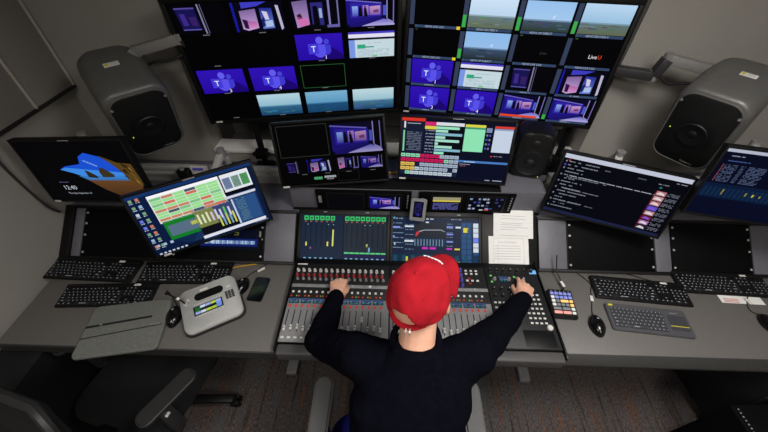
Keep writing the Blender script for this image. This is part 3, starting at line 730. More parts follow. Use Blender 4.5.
# right hand control section
place('menu_knob', knob(MB(), .0075, .015), [M_kblk, M_kwhite], [(.515+.034*k, y, Z) for k in range(7) for y in (1.035,)]+[(.515+.036*k, y, Z) for k in range(5) for y in (.925, .888)])
place('soft_knob', knob(MB(), .007, .014), [M_kgry, M_kwhite], [(.53+.07*k, .985, Z) for k in range(3)])
place('soft_key', btn(.011, .008), M_bwht, [(.650+.021*i, .90-.024*j, Z) for i in range(4) for j in range(7)]+[(.508+.02*i, .855-.026*j, Z) for i in range(4) for j in range(3)])
place('soft_key_green', btn(.010, .008), M_ledgrn, [(.515, 1.005, Z), (.515, .97, Z), (.63, 1.0, Z)])
W(MB().box((.728, 1.032, Z+.002), (.034, .022, .004), .001).build('lit_key', M_bblu), K)
o = lcd(.045, .034).build(K, None, 'control_display'); o.matrix_parent_inverse = K.matrix_world.inverted(); o.location = (.575, .985, Z+.0004)
jw = MB(); jw.lathe([(0, 0), (.013, 0), (.013, .006), (.011, .009), (0, .009)], seg=24); o = jw.build('jog_wheel', M_kwhite); o.location = (.722, .735, Z); W(o, K)
# screen bank
def kslab(x0, x1, t0, t1, z0, z1, name, m, bev=.002):
    return W(MB().box(((x0+x1)/2, (t0+t1)/2, (z0+z1)/2), (x1-x0, t1-t0, z1-z0), bev, 2, SL).build(name, m), K)
kslab(-.473, .775, -.012, .280, -.03, -.002, 'screen_bank', M_black, .004)
for x0, x1, fn, dw in ((-.466, .010, meters, .446), (.014, .486, equaliser, .450)):
    s = MB(); cx = (x0+x1)/2
    for c, d in (((cx, -.006, .002), (x1-x0, .010, .010)), ((cx, .272, .002), (x1-x0, .026, .010)), ((x0+.0065, .134, .002), (.013, .27, .010)), ((x1-.0065, .134, .002), (.013, .27, .010))): s.box(c, d, .002, 2, SL)
    s.box((cx, .134, -.001), (x1-x0, .268, .002), 0, 2, SL)
    so = W(s.build('touch_screen', M_black), K)
    dd = fn(dw, .254); do = dd.build(so); do.matrix_local = SL @ Matrix.Translation((cx, .129, .0005))
    mk = MB()
    for u in (-.1, .12): mk.box((cx+u, .272, .0075), (.018, .004, .001), 0, 2, SL)
    mo = mk.build('maker_mark', M_print); mo.parent = so
for x0, x1 in ((.490, .775),): kslab(x0, x1, -.006, .280, -.002, .003, 'paper_rest', M_black)
kslab(.51, .755, -.004, .004, .003, .014, 'paper_lip', M_black)
W(MB().box((-.425, 1.046, .7765), (.05, .007, .001)).build('maker_mark', M_label), K)
# paper sheets on the console
def sheetpaper(label, cx, t0, t1, w, lift, rot, lines, head=None):
    M = SL @ Matrix.Translation((cx, (t0+t1)/2, lift)) @ Matrix.Rotation(R(rot), 4, 'Z')
    r = empty('paper_sheet', label, 'paper', M, 'paper sheets on the console')
    h = t1-t0
    MB().box((0, 0, 0), (w, h, .0012), .0002).build('page', M_paper, r)
    p = MB()
    for a, b, y in lines: p.box(((a+b)/2*w, y*h, .0009), ((b-a)*w, .0022, .0002))
    if head:
        for c, d in (((0, h*.42), (w*.76, .0012)), ((0, -h*.40), (w*.76, .0012)), ((-w*.38, 0), (.0012, h*.82)), ((w*.38, 0), (.0012, h*.82)), ((-w*.27, -.01), (.0008, h*.7))): p.box((c[0], c[1], .0009), (d[0], d[1], .0002))
    p.build('printed_lines', M_ink, r)
    if head:
        V, F, wd = text_mesh(head); t = bmesh.new(); k = .013
        vs = [t.verts.new((v[0]*k-wd*k*.55, v[1]*k+h*.27, .0011)) for v in V]
        for f in F: t.faces.new([vs[i] for i in f])
        q = MB(); q._add(t, None, 0, False); q.build('heading', M_ink, r)
    return r
sheetpaper('white printed sheet with a framed table at the lower end of the console paper rest', .626, .012, .168, .205, .0055, .5, [(-.36, .30, .18-.085*k) for k in range(6)], 'AUX CHANNELS')
sheetpaper('white printed sheet with grey text lines, upper of the two on the console paper rest', .651, .160, .312, .205, .0080, -1.2, [(-.3, .25, .0), (-.32, .2, -.06), (-.3, .38, -.14), (-.32, .05, -.22), (-.3, .3, .15), (-.28, .3, .25), (-.35, .36, -.42)])
# small framed digital timer between the screens
tm = empty('digital_timer', 'small grey framed screen with blue digits standing above the console touch screens', 'timer', facing((.150, 1.236, .992), -2, 24, -3))
MB().prism(rrect(.078, .118, .008), -.010, 0, bev=.002).build('frame', M_kgry, tm)
def tdisp(w, h):
    c = Canvas(w, h, (8, 8, 34)); 
    for k in range(6): c.words(.15, .85, .12+.12*k, .05, (52, 48, 120), .7)
    c.words(.4, .7, .78, .1, (60, 50, 170), .9); return c
tdisp(.048, .084).build(tm, Matrix.Translation((0, .003, .0004)))
MB().bar((0, -.03, -.008), (0, -.058, -.05), .03, .004).build('prop', M_kgry, tm)

# ------------------------------------------------------------------ monitor bridge with rack monitors
B = base('rack_housing', 'grey metal rack housing behind the console screens carrying small monitors', 'rack housing', .145, 1.42, .918)
h = MB(); h.box((.145, 1.425, .993), (1.29, .245, .150), .003)
W(h.build('case', M_grey), B)
W(MB().box((.03, 1.345, 1.0685), (1.06, .088, .003), .0005).build('top_shade_strip', M_blackm), B)  # black strip puts the centre monitors' shadow onto the grey housing top
W(MB().box((.145, 1.30, .924), (1.29, .012, .012), .001).build('front_lip', M_black), B)
def rack_mon(label, x0, x1, s1, s2, d1, d2):
    r = empty('rack_monitor', label, 'rack monitor', facing(((x0+x1)/2, 1.298, .993), 0, 0), 'rack monitors')
    w = x1-x0
    MB().box((0, 0, .003), (w, .136, .012), .002).build('faceplate', M_rackblk, r)
    for (a, b), d in ((s1, d1), (s2, d2)):
        cx = (a+b)/2-(x0+x1)/2
        MB().box((cx, .002, .010), (b-a+.014, .108, .005), .001).build('bezel', M_black, r)
        d(b-a, .094).build(r, Matrix.Translation((cx, .002, .0122)))
    MB().box((-w/2+.020, .01, .0105), (.016, .045, .004), .001).build('badge', M_kgry, r)
    for k in range(6): MB().cyl((w/2-.018, .045-.016*k, .009), (w/2-.018, .045-.016*k, .013), .004, seg=8).build('push_button', M_kgry, r) 
def d_off(w, h): return Canvas(w, h, (6, 6, 10))
def d_stage(w, h): c = Canvas(w, h, (4, 4, 12)); stage_wide(c.sub(.02, .10, .98, .98)); c.full(); return c
def d_text(w, h):
    c = Canvas(w, h, (5, 6, 18)); c.rect(.02, .04, .98, .26, (150, 145, 110)); c.rect(.02, .26, .98, .36, (205, 190, 70)); c.up()
    for k in range(6): c.words(.04, .94, .45+.085*k, .05, (92, 92, 160), .9)
    return c
def d_tiles(w, h):
    c = Canvas(w, h, (4, 5, 12))
    for r in range(4):
        for k in range(8):
            if random.random() < .62: c.rect(.03+.12*k, .06+.23*r, .03+.12*k+random.uniform(.05, .1), .06+.23*r+.12, random.choice([(120, 140, 175), (60, 70, 140), (150, 160, 180), (50, 56, 110)]))
    c.rect(.5, .86, .62, .94, (200, 70, 50)); c.rect(.35, .86, .46, .94, (190, 190, 195)); return c
rack_mon('dual rack monitor under the left centre monitor, one screen dark and one with blue stage', -.368, .116, (-.308, -.128), (-.098, .062), d_off, d_stage)
rack_mon('dual rack monitor under the right centre monitor with lines of text and small tiles', .154, .636, (.222, .366), (.404, .584), d_text, d_tiles)

# ------------------------------------------------------------------ supports
def post(name, label, x, y, z0, z1, r=.018):
    t = base(name, label, 'mounting pole', x, y, z0, 'television poles')
    W(MB().box((x, y, z0+.012), (.11, .06, .022), .003).build('clamp_base', M_black), t)
    W(MB().cyl((x, y, z0+.02), (x, y, z1), r).build('pole', M_black), t)
    b = MB(); b.box((x, y-.015, z0+.10), (.07, .05, .05), .006); b.cyl((x-.05, y-.02, z0+.10), (x+.05, y-.02, z0+.10), .011)
    W(b.build('knuckle', M_black), t); return t
post('monitor_pole', 'black pole carrying the left television, rising from the rear ledge', -.745, 1.668, .918, 1.60)
post('monitor_pole', 'black pole carrying the right television, rising from the rear ledge', .972, 1.672, .918, 1.60)
def arm(label, pts, mats=(M_armg, M_armg), clamp=True, name='monitor_mount', w=.034, hh=.026):
    t = base(name, label, 'mount', *pts[0], group='swivel mounts')
    P = [Vector(p) for p in pts]
    if clamp:
        W(MB().box(P[0]+Vector((0, 0, .01)), (.06, .05, .05), .004).build('rail_clamp', M_black), t)
        W(MB().cyl(P[0], P[1], .016).build('post', M_alu), t); P = P[1:]
    for i, (a, b) in enumerate(zip(P, P[1:])):
        W(MB().bar(a, b, w, hh, .006).build('arm_link', mats[min(i, len(mats)-1)]), t)
        j = MB(); j.cyl(b-Vector((0, 0, .022)), b+Vector((0, 0, .022)), .021)
        W(j.build('joint', M_armg), t)
    return t
arm('silver monitor mount rising behind the angled spreadsheet monitor', [(-.875, 1.505, .99), (-.875, 1.50, 1.12), (-.835, 1.40, 1.195), (-.885, 1.205, 1.05)], (M_alu, M_alu))
arm('silver monitor mount rising behind the tilted chat list monitor', [(1.135, 1.505, .99), (1.135, 1.50, 1.12), (1.128, 1.43, 1.215), (1.07, 1.315, 1.11)], (M_alu, M_alu))
arm('silver monitor mount behind the rightmost monitor', [(1.70, 1.505, .99), (1.70, 1.50, 1.15), (1.69, 1.40, 1.305), (1.58, 1.165, 1.28)], (M_alu, M_alu))
arm('silver monitor mount behind the beach cave picture monitor', [(-1.42, 1.505, .99), (-1.42, 1.50, 1.12), (-1.425, 1.35, 1.300), (-1.335, 1.255, 1.23)], (M_alu, M_alu))
for x, y, z, lb in ((-.279, 1.435, 1.21, 'short black stand behind the left centre monitor'), (.312, 1.462, 1.215, 'short black stand behind the right centre monitor')):
    t = base('monitor_stand', lb, 'stand', x, y+.03, 1.066, 'monitor stands')
    W(MB().prism(rrect(.16, .14, .02), 1.066, 1.078, Matrix.Translation((x, y+.03, 0)), bev=.003).build('foot_plate', M_black), t)
    W(MB().box((x, y+.03, 1.15), (.05, .025, .16), .004).build('column', M_black), t)
    W(MB().box((x, y+.012, z), (.08, .03, .06), .004).build('head', M_black), t)
arm('grey swing mount holding the left loudspeaker beside the left television', [(-1.25, 1.56, 1.52), (-1.13, 1.56, 1.615), (-.93, 1.575, 1.665), (-.925, 1.60, 1.61), (-.765, 1.69, 1.58)], (M_armg, M_armg, M_dgrey, M_dgrey), False, 'speaker_mount', .048, .042)
arm('grey swing mount holding the right loudspeaker beside the right television', [(1.52, 1.55, 1.50), (1.42, 1.58, 1.575), (1.225, 1.60, 1.612), (1.205, 1.605, 1.535), (.985, 1.70, 1.53)], (M_armg, M_armg, M_dgrey, M_dgrey), False, 'speaker_mount', .048, .042)
for pts, lb in (([(-.93, 1.56, 1.60), (-.99, 1.54, 1.585), (-1.07, 1.53, 1.575), (-1.15, 1.54, 1.52)], 'black cable hanging below the left loudspeaker mount'), ([(1.215, 1.59, 1.55), (1.26, 1.57, 1.515), (1.33, 1.56, 1.52), (1.41, 1.54, 1.53)], 'black cable hanging below the right loudspeaker mount')):
    tag(MB().tube(pts, .006).build('speaker_cable', M_rubber), lb, 'cable')

bx = base('cable_box', 'small black box on the rear ledge behind the spreadsheet monitor', 'box', -1.12, 1.46, .918)
W(MB().box((-1.12, 1.46, .978), (.055, .04, .118), .004).build('case', M_black, None), bx)
W(MB().cyl((-1.12, 1.46, 1.037), (-1.12, 1.46, 1.048), .012, seg=14).build('connector', M_kgry), bx)
cd = base('screen_stand_in', 'small white card with violet band standing in for a lit screen behind the spreadsheet monitor', 'card', -1.04, 1.47, .918)  # pale card takes the place of a small lit screen top
W(MB().box((-1.035, 1.478, .985), (.10, .004, .132), .001).build('card_face', M_label), cd)
W(MB().box((-1.045, 1.4755, 1.03), (.06, .0014, .018), .0003).build('violet_band', M_kpur), cd)
tag(MB().tube([(-.09, 1.46, 1.075), (-.04, 1.44, 1.073), (.02, 1.43, 1.073), (.08, 1.45, 1.074)], .004, 8).build('network_cable', M_ycab), 'short yellow cable lying on the rack housing between the two centre monitors', 'cable')
# ------------------------------------------------------------------ loudspeakers
def loft(rings, n=6):
    t = bmesh.new(); L = []
    for w, h, r, z in rings: L.append([t.verts.new((x, y, z)) for x, y in rrect(w, h, min(r, w*.49, h*.49), n)])
    for a, b in zip(L, L[1:]):
        k = len(a)
        for i in range(k): t.faces.new((a[i], a[(i+1) % k], b[(i+1) % k], b[i]))
    t.faces.new(L[0]); t.faces.new(L[-1][::-1]); bmesh.ops.recalc_face_normals(t, faces=t.faces)
    return t
def text_part(s, k, M, name, m, parent):
    V, F, wd = text_mesh(s); t = bmesh.new()
    vs = [t.verts.new((v[0]*k-wd*k/2, v[1]*k, 0)) for v in V]
    for f in F: t.faces.new([vs[i] for i in f])
    q = MB(); q._add(t, M, 0, False); return q.build(name, m, parent)
def speaker(label, c, yaw, tilt, roll, w, h, d, coax, group=None, labelx=0, led=(-.3, -.1), spin=0):
    r = empty('loudspeaker', label, 'loudspeaker', facing(c, yaw, tilt, roll), 'loudspeakers')
    m = MB(); m._add(loft([(w*.90, h*.92, w*.24, .0), (w*.955, h*.965, w*.25, -.006), (w*.99, h*.99, w*.26, -.018), (w, h, w*.27, -.04), (w, h, w*.27, -.45*d), (w*.985, h*.985, w*.27, -.70*d), (w*.94, h*.95, w*.26, -.86*d), (w*.84, h*.88, w*.25, -.95*d), (w*.62, h*.72, w*.20, -d)], 8))
    m.build('casting', M_spk if coax else M_black, r, ang=60)
    f = MB(); f._add(loft([(w*.86, h*.88, w*.22, -.004), (w*.86, h*.88, w*.22, .004), (w*.82, h*.85, w*.21, .008)], 8)); f.build('front_grille', M_spkf, r)
    rim = MB(); pts = [(x, y, .004) for x, y in rrect(w*.875, h*.895, w*.225, 6)]
    rim.tube(pts+[pts[0]], .0045, 8, sub=1); rim.build('grille_rim', M_spk if coax else M_black, r)
    if coax:
        q = MB(); q.lathe([(w*.32, .0075), (w*.30, .0085), (w*.215, .010), (w*.20, .0135), (w*.17, .0115), (w*.07, .009), (w*.06, .011), (w*.03, .0145), (0, .015)], Matrix.Translation((0, -h*.02, 0)), seg=40); q.build('coaxial_driver', M_cone, r)
        for s in (-1, 1): MB().cyl((s*w*.40, h*.33, .002), (s*w*.40, h*.33, .010), .006, seg=12).build('grille_clip', M_kgry, r)
    else:
        q = MB(); q.lathe([(w*.42, .0075), (w*.41, .012), (w*.36, .0135), (w*.33, .010), (w*.15, .0085), (w*.145, .011), (w*.08, .017), (0, .020)], Matrix.Translation((0, -h*.14, 0)), seg=40); q.build('woofer', M_cone, r)
        q = MB(); q.lathe([(w*.34, .0078), (w*.30, .010), (w*.12, .0085), (w*.10, .011), (0, .014)], Matrix.Translation((0, h*.29, 0)), seg=32); q.build('tweeter', M_cone, r)
    MB().ell((led[0]*w, led[1]*h, .010), .0026, u=8, v=6).build('power_light', M_led, r)
    text_part('GENELEC', .0125 if coax else .009, Matrix.Translation((w*.16 if coax else 0, -h*.405, .0088)), 'maker_mark', M_print, r)
    if coax:
        lb = MB(); lb.box((labelx, h/2-.0006, -.175), (.058, .0026, .026), .0004); lb.box((labelx-.018, h/2+.0012, -.175), (.012, .0006, .016), mi=1)
        for k in range(3): lb.box((labelx+.008, h/2+.0012, -.168-.007*k), (.026, .0006, .0022), mi=2)
        lb.build('asset_label', [M_label, M_yel, M_ink], r)
    return r
speaker('large dark loudspeaker with white label at the left, above the beach picture monitor', (-1.10, 1.375, 1.362), 44.5, -19.2, .7, .262, .385, .335, True, labelx=-.01, led=(-.32, -.10))
speaker('large dark loudspeaker with white label at the right, above the chat list monitor', (1.335, 1.36, 1.388), -51.8, -14.4, -.6, .262, .385, .335, True, labelx=.02, led=(-.34, -.02))
SC = speaker('small black loudspeaker standing on the grey rack housing right of centre', (.704, 1.424, 1.196), -13.3, -.5, .8, .176, .256, .16, False, led=(.33, -.42))

# ------------------------------------------------------------------ keyboards
KEYM = None
def key_mesh():
    m = MB(); m.box((0, 0, .5), (1, 1, 1), 0); 
    t = bmesh.new()
    a = [(-.5, -.5, 0), (.5, -.5, 0), (.5, .5, 0), (-.5, .5, 0)]; b = [(-.40, -.38, 1), (.40, -.38, 1), (.40, .42, 1), (-.40, .42, 1)]
    m.bm.clear()
    A = [m.bm.verts.new(v) for v in a]; Bv = [m.bm.verts.new(v) for v in b]
    m.bm.faces.new(Bv)
    for i in range(4): m.bm.faces.new((A[i], A[(i+1) % 4], Bv[(i+1) % 4], Bv[i]))
    q = [m.bm.verts.new(v) for v in ((-.22, -.02, 1.03), (.06, -.02, 1.03), (.06, .26, 1.03), (-.22, .26, 1.03))]
    f = m.bm.faces.new(q); f.material_index = 1
    t.free()
    me = bpy.data.meshes.new('key'); m.bm.to_mesh(me); m.bm.free()
    return me
def layout_full():
    U = []
    def row(y, ws, x=0.):
        for w in ws:
            if w < 0: x -= w; continue
            U.append((x+w/2, y, w)); x += w
    row(0, [1, -.6, 1, 1, 1, 1, -.4, 1, 1, 1, 1, -.4, 1, 1, 1, -.1])
    row(1.2, [1]*13+[2]); row(2.2, [1.5]+[1]*12+[1.5]); row(3.2, [1.75]+[1]*11+[2.25]); row(4.2, [2.25]+[1]*10+[2.75]); row(5.2, [1.25, 1.25, 1.25, 6.25, 1.25, 1.25, 1.25, 1.25])
    row(0, [1, 1, 1], 15.25); row(1.2, [1, 1, 1], 15.25); row(2.2, [1, 1, 1], 15.25); row(4.2, [1], 16.25); row(5.2, [1, 1, 1], 15.25)
    row(1.2, [1]*4, 18.5); row(2.2, [1]*4, 18.5); row(3.2, [1]*4, 18.5); row(4.2, [1]*3, 18.5); row(5.2, [2, 1], 18.5)
    return U, 22.5, 6.2
def keyboard(label, x, y, z, rz, w=.442, d=.125, tilt=3):
    me = KEYS['full']
    r = empty('keyboard', label, 'keyboard', T(x, y, z, rz, tilt), 'black keyboards')
    b = MB(); b.box((0, 0, .009), (w, d, .013), .004, 3); b.box((0, d/2-.012, .016), (w*.995, .02, .006), .002)
    b.build('case', M_black, r)
    U, UW, UH = layout_full(); kx = (w-.014)/UW; ky = (d-.030)/UH
    for u, v, kw in U:
        o = bpy.data.objects.new('key', me); C.objects.link(o); o.parent = r
        o.location = (-w/2+.007+u*kx, d/2-.026-(v+.5)*ky+.002, .0145); o.scale = (kw*kx-.0014, ky-.0014, .0055)
    MB().box((w*.28, d/2-.013, .0196), (.03, .010, .0008), 0).build('asset_label', M_label, r)
    for s in (-1, 1): MB().box((s*w*.42, d*.36, .002), (.03, .014, .004+.0001), .001).build('foot', M_black, r)
    return r
KEYS = {'full': key_mesh()}
KEYS['full'].materials.append(M_key); KEYS['full'].materials.append(M_leg)
keyboard('black keyboard pushed against the left wall, outer of the two in the back row', -1.474, .994, .7425, -1.5)
keyboard('black keyboard below the spreadsheet monitor, inner of the two in the left back row', -1.003, .990, .7425, 1.5)
keyboard('black keyboard in front of the other two on the left desk, behind the grey sleeve', -1.315, .852, .7425, 3.0, .430, .120)
keyboard('black keyboard with white label behind the charcoal touchpad keyboard', 1.236, .958, .7425, -4.8)
keyboard('rightmost black keyboard lying over a white sheet', 1.665, 1.012, .7425, -2.5)
# charcoal touchpad keyboard
r = empty('touchpad_keyboard', 'charcoal keyboard with touchpad and yellow line in front of a black keyboard', 'keyboard', T(1.200, .802, .7427, -5.5, 2))
w, d = .352, .135
b = MB(); b.prism(rrect(w, d, .012), 0, .012, bev=.003); b.build('case', M_kgrey, r)
km = KEYS['full'].copy(); km.materials[0] = M_kkey; km.materials[1] = M_leg
rows = [[1]*13, [1]*13, [1.3]+[1]*11+[.7], [1.6]+[1]*10+[1.4], [2]+[1]*9+[2], [1.2, 1, 1, 5, 1, 1, 1, 1, .8]]
for i, ws in enumerate(rows):
    x = -w/2+.012
    for kw in ws:
        kx = .0178*kw
        o = bpy.data.objects.new('key', km); C.objects.link(o); o.parent = r
        o.location = (x+kx/2, d/2-.030-.0165*i, .0118); o.scale = (kx-.002, .0140, .0036); x += kx
MB().prism(rrect(.078, .050, .004), .012, .0128, Matrix.Translation((w/2-.052, .008, 0))).build('touchpad', M_kkey, r)
MB().box((w/2-.052, -.019, .0132), (.076, .003, .001)).build('accent_line', M_yel, r)
MB().prism(rrect(.020, .009, .003), .012, .0145, Matrix.Translation((-w/2+.022, d/2-.011, 0))).build('power_button', M_yel, r)
text_part('logitech', .011, Matrix.Translation((w/2-.055, d/2-.024, .0123)), 'maker_mark', M_print, r)
for s in (-1, 1): MB().prism(rrect(.036, .014, .003), .0122, .0132, Matrix.Translation((w/2-.052+s*.02, -.032, 0))).build('mouse_button', M_kkey, r)

# ------------------------------------------------------------------ mice
def mouse(label, x, y, rz, cable, tagpos=None, wheel=True, s=1.):
    t = base('computer_mouse', label, 'mouse', x, y, .7405, 'computer mice')
    M = T(x, y, .7405, rz)
    m = bmesh.new(); bmesh.ops.create_uvsphere(m, u_segments=20, v_segments=14, radius=1)
    for v in m.verts:
        v.co.x *= .031*(1+.12*math.cos(v.co.y*2)); v.co.y *= .055; v.co.z = max(v.co.z, -.12)*.034+.0045
        v.co.x *= s; v.co.y *= s
    q = MB(); q._add(m, M); W(q.build('shell', M_gloss), t)
    q = MB(); q.cyl((-.004, .022, .031), (.004, .022, .031), .007, seg=14, M=M); W(q.build('scroll_wheel', M_kgry), t)
    W(MB().tube([M @ Vector((0, .052, .008))]+[Vector(c) for c in cable], .0022, 6).build('cable', M_rubber), t)
    if tagpos:
        a, b = tagpos; W(MB().bar(a, b, .014, .004, .001).build('cable_tag', M_label), t)
    return t
mouse('black mouse left of the charcoal touchpad keyboard', .952, .768, -4, [(.965, .85, .743), (.985, .90, .743), (1.00, .95, .743), (1.015, 1.0, .743), (.96, 1.07, .746), (.90, 1.08, .752)], ((.984, .895, .747), (.990, .925, .747)))
mouse('black mouse at the right edge by the rightmost keyboard', 1.742, .797, 8, [(1.715, .865, .743), (1.72, .90, .743), (1.76, .955, .752), (1.80, .97, .752)], ((1.737, .900, .75), (1.727, .935, .75)))
mouse('black mouse beside the dark phone', -.705, .920, -12, [(-.690, .995, .743), (-.66, 1.02, .746), (-.60, 1.065, .76)], ((-.650, 1.010, .752), (-.618, 1.030, .757)))
mouse('black mouse half hidden behind the grey intercom station', -.957, .752, 12, [(-.985, .825, .743), (-1.02, .86, .743), (-1.06, .89, .743)], None)

# ------------------------------------------------------------------ phone, sleeve, sheet, keypad
r = empty('mobile_phone', 'dark mobile phone lying screen up beside the console', 'phone', T(-.618, .912, .741, -5))
MB().prism(rrect(.073, .134, .010), 0, .008, bev=.002).build('body', M_black, r)
MB().prism(rrect(.067, .127, .008), .008, .0086).build('screen_glass', mat('phone_glass', (6, 7, 12), .12, var=0), r)
MB().prism(rrect(.02, .024, .006), -.0004, 0, Matrix.Translation((-.02, .045, 0))).build('camera_bump', M_gloss, r)

r = empty('laptop_sleeve', 'grey felt laptop sleeve with zip lying over the front edge of the desk', 'sleeve', T(-1.143, .692, .741, 10))
s = MB(); w, d = .335, .245
t = bmesh.new(); bmesh.ops.create_grid(t, x_segments=24, y_segments=18, size=.5)
top = {}
rr = rrect(w, d, .02, 6)
t.free()
s._add(loft([(w*.975, d*.97, .02, .0), (w, d, .022, .006), (w, d, .022, .014), (w*.985, d*.98, .022, .0195), (w*.95, d*.94, .02, .021)], 6))
s.build('felt_body', M_sleeve, r, ang=60)
pk = MB(); pk.prism([(-.160, -.112), (.160, -.112), (.160, .012), (.10, .012), (-.160, .010)], .0212, .0235, bev=.001); pk.build('front_pocket', M_sleeve, r)
z = MB(); z.bar((-.162, .016, .0225), (.105, .034, .0225), .009, .0030, .001); z.build('pocket_zip', M_zip, r)
z = MB(); z.bar((-.160, -.038, .0242), (.162, -.012, .0242), .004, .0022, .0006); z.build('seam_zip', M_zip, r)
z = MB(); z.bar((.11, -.010, .0262), (.150, -.009, .0262), .006, .002, .0006); z.build('zip_pull', M_kgry, r)
z = MB(); z.ell((-.10, .021, .0255), (.006, .005, .002), u=10, v=6); z.build('zip_slider', M_kgry, r)

r = empty('paper_sheet', 'white label sheet sticking out under the rightmost keyboard', 'paper', T(1.713, .960, .7409, -2))
MB().box((0, 0, .0004), (.20, .105, .0008)).build('page', M_paper, r)
p = MB()
for k in range(3): p.box((-.05, -.030-.008*k, .0009), (.07, .004, .0002))
p.build('printed_lines', mat('ink_red', (205, 120, 105), .7, var=0), r)

r = empty('button_keypad', 'small black keypad with coloured lit buttons right of the console', 'keypad', T(.825, .868, .7468, -3.5, 5))
MB().prism(rrect(.112, .142, .006), 0, .022, bev=.003).build('case', M_black, r)
PK = {'b': mat('key_violet_blue', (120, 130, 200), .5, var=0, emit=.35), 'w': mat('key_pale', (205, 208, 205), .5, var=0, emit=.25), 'o': mat('key_orange', (235, 185, 110), .5, var=0, emit=.45), 'r': mat('key_rose', (225, 150, 140), .5, var=0, emit=.4), 'g': mat('key_dim', (120, 124, 128), .5, var=0, emit=.12)}
lay = [['b', 'b', 'b', 'b', 'b'], ['w', 'b', 'b', 'b', 'b'], ['w', 'g', 'O', None, 'o'], ['w', 'g', 'g', 'g', 'o'], ['G', None, 'G', None, 'w'], ['R', None, 'R', None, 'w']]
for j, rw in enumerate(lay):
    for i, c in enumerate(rw):
        if c is None: continue
        wide = c.isupper(); x = -.040+.020*i+(.010 if wide else 0)
        o = MB().box((0, 0, .003), (.035 if wide else .0155, .0130, .006), .0015).build('push_button', PK[c.lower()], r); o.location = (x, .048-.0190*j, .0215)
for i in range(5): MB().cyl((-.040+.02*i, .062, .0215), (-.040+.02*i, .062, .0235), .003, seg=8).build('lamp', M_kgry, r)
MB().tube([(.02, .07, .012), (.035, .10, .006), (.025, .14, .01), (.015, .175, .02), (.012, .20, .04), (.008, .235, .075)], .0032, 8).build('cable', M_rubber, r)
MB().bar((.036, .095, .010), (.026, .125, .011), .012, .006, .001).build('cable_tag', M_label, r)

# ------------------------------------------------------------------ intercom station
r = empty('intercom_station', 'grey desk intercom station with green and blue display and gooseneck microphone', 'intercom', T(-.797, .806, .741, 30))
w, d = .252, .225
def wedge(z): return [(-w/2, -d/2, 0)]
t = loft([(w*1.0, d*1.0, .035, .0), (w*1.03, d*1.035, .038, .008), (w*1.02, d*1.02, .038, .020)], 6)
s = MB(); s._add(t); s.build('base', M_icomd, r, ang=60)
def shear(bm, k):
    for v in bm.verts: v.co.z += (v.co.y+d/2)*k*(1 if v.co.z > .012 else 0)
t = loft([(w*.985, d*.98, .036, .018), (w*.985, d*.98, .036, .026), (w*.95, d*.945, .032, .0325)], 6)
for v in t.verts:
    if v.co.z > .02: v.co.z += (v.co.y+d/2)*.12
s = MB(); s._add(t); s.build('top_shell', M_icom, r, ang=60)
IT = Matrix.Translation((0, 0, .0328)) @ Matrix.Translation((0, -d/2, 0)) @ Matrix.Rotation(math.atan(.12), 4, 'X') @ Matrix.Translation((0, d/2, 0))
MB().prism(rrect(.125, .038, .0185, 8), -.001, .002, IT @ Matrix.Translation((.002, .053, 0))).build('speaker_slot', M_blackm, r)
def idisp(w_, h_):
    c = Canvas(w_, h_, (16, 24, 30)); cols = [[(30, 90, 40), (200, 210, 230), (150, 170, 225), (180, 200, 70), (150, 175, 230)], [(40, 100, 45), (20, 30, 36), (24, 32, 40), (20, 30, 36), (120, 150, 220)], [(150, 165, 215), (200, 210, 225), (170, 200, 60), (160, 190, 70), (110, 140, 215)]]
    for j in range(3):
        for i in range(5): c.rect(.02+.195*i, .04+.32*j, .205+.195*i, .34+.32*j, cols[j][i])
    return c
MB().box((0, 0, .0005), (.124, .046, .003), .001, 2, IT @ Matrix.Translation((-.012, -.014, 0))).build('display_bezel', M_black, r)
idisp(.116, .040).build(r, IT @ Matrix.Translation((-.012, -.014, .0022)))
kp = None
for j in range(2):
    for i in range(10):
        o = MB().box((0, 0, .0015), (.008, .005, .003), .0008).build('push_button', M_kwhite, r); o.matrix_local = IT @ Matrix.Translation((-.066+.012*i, (.018, -.045)[j], 0))
for j in range(4):
    for i in range(3):
        o = MB().box((0, 0, .0015), (.011, .0085, .003), .001).build('keypad_key', M_dgrey, r); o.matrix_local = IT @ Matrix.Translation((.072+.0135*i, .022-.0105*j, 0))
MB().cyl((0, 0, 0), (0, 0, .008), .006, seg=14, M=IT @ Matrix.Translation((-.086, .052, 0))).build('volume_knob', M_kwhite, r)
MB().box((0, 0, .0006), (.034, .011, .001), 0, 2, IT @ Matrix.Translation((-.015, .083, 0))).build('asset_label', M_label, r)
MB().box((0, 0, .0006), (.018, .008, .001), 0, 2, IT @ Matrix.Translation((.088, .050, 0))).build('badge', M_label, r)
a = IT @ Vector((-.098, .035, 0))
MB().cyl(a, a+Vector((0, 0, .012)), .009, seg=14).build('microphone_socket', M_kwhite, r)
g = [a+Vector((0, 0, .01)), a+Vector((-.012, .018, .022)), a+Vector((-.035, .046, .03)), a+Vector((-.062, .080, .032))]
MB().tube(g, .0034, 8).build('gooseneck', M_black, r)
MB().bar(g[1]+Vector((-.005, .006, .004)), g[2]+Vector((.012, -.014, .004)), .012, .007, .001).build('cable_tag', M_label, r)
MB().ell(g[3], (.008, .008, .008), u=12, v=8).build('microphone_tip', M_black, r)
tag(MB().tube([(-.905, .935, .744), (-.885, .975, .744), (-.84, 1.005, .75), (-.78, 1.03, .75), (-.72, 1.05, .746), (-.67, 1.06, .746)], .0034, 8).build('network_cable', M_ycab), 'yellow cable curving behind the grey intercom station', 'cable')
tag(MB().tube([(1.08, 1.07, .744), (1.16, 1.075, .744), (1.235, 1.06, .744), (1.30, 1.035, .744), (1.36, 1.005, .752)], .0024, 6).build('keyboard_cable', M_rubber), 'thin black cable running behind the black keyboard right of the console', 'cable')
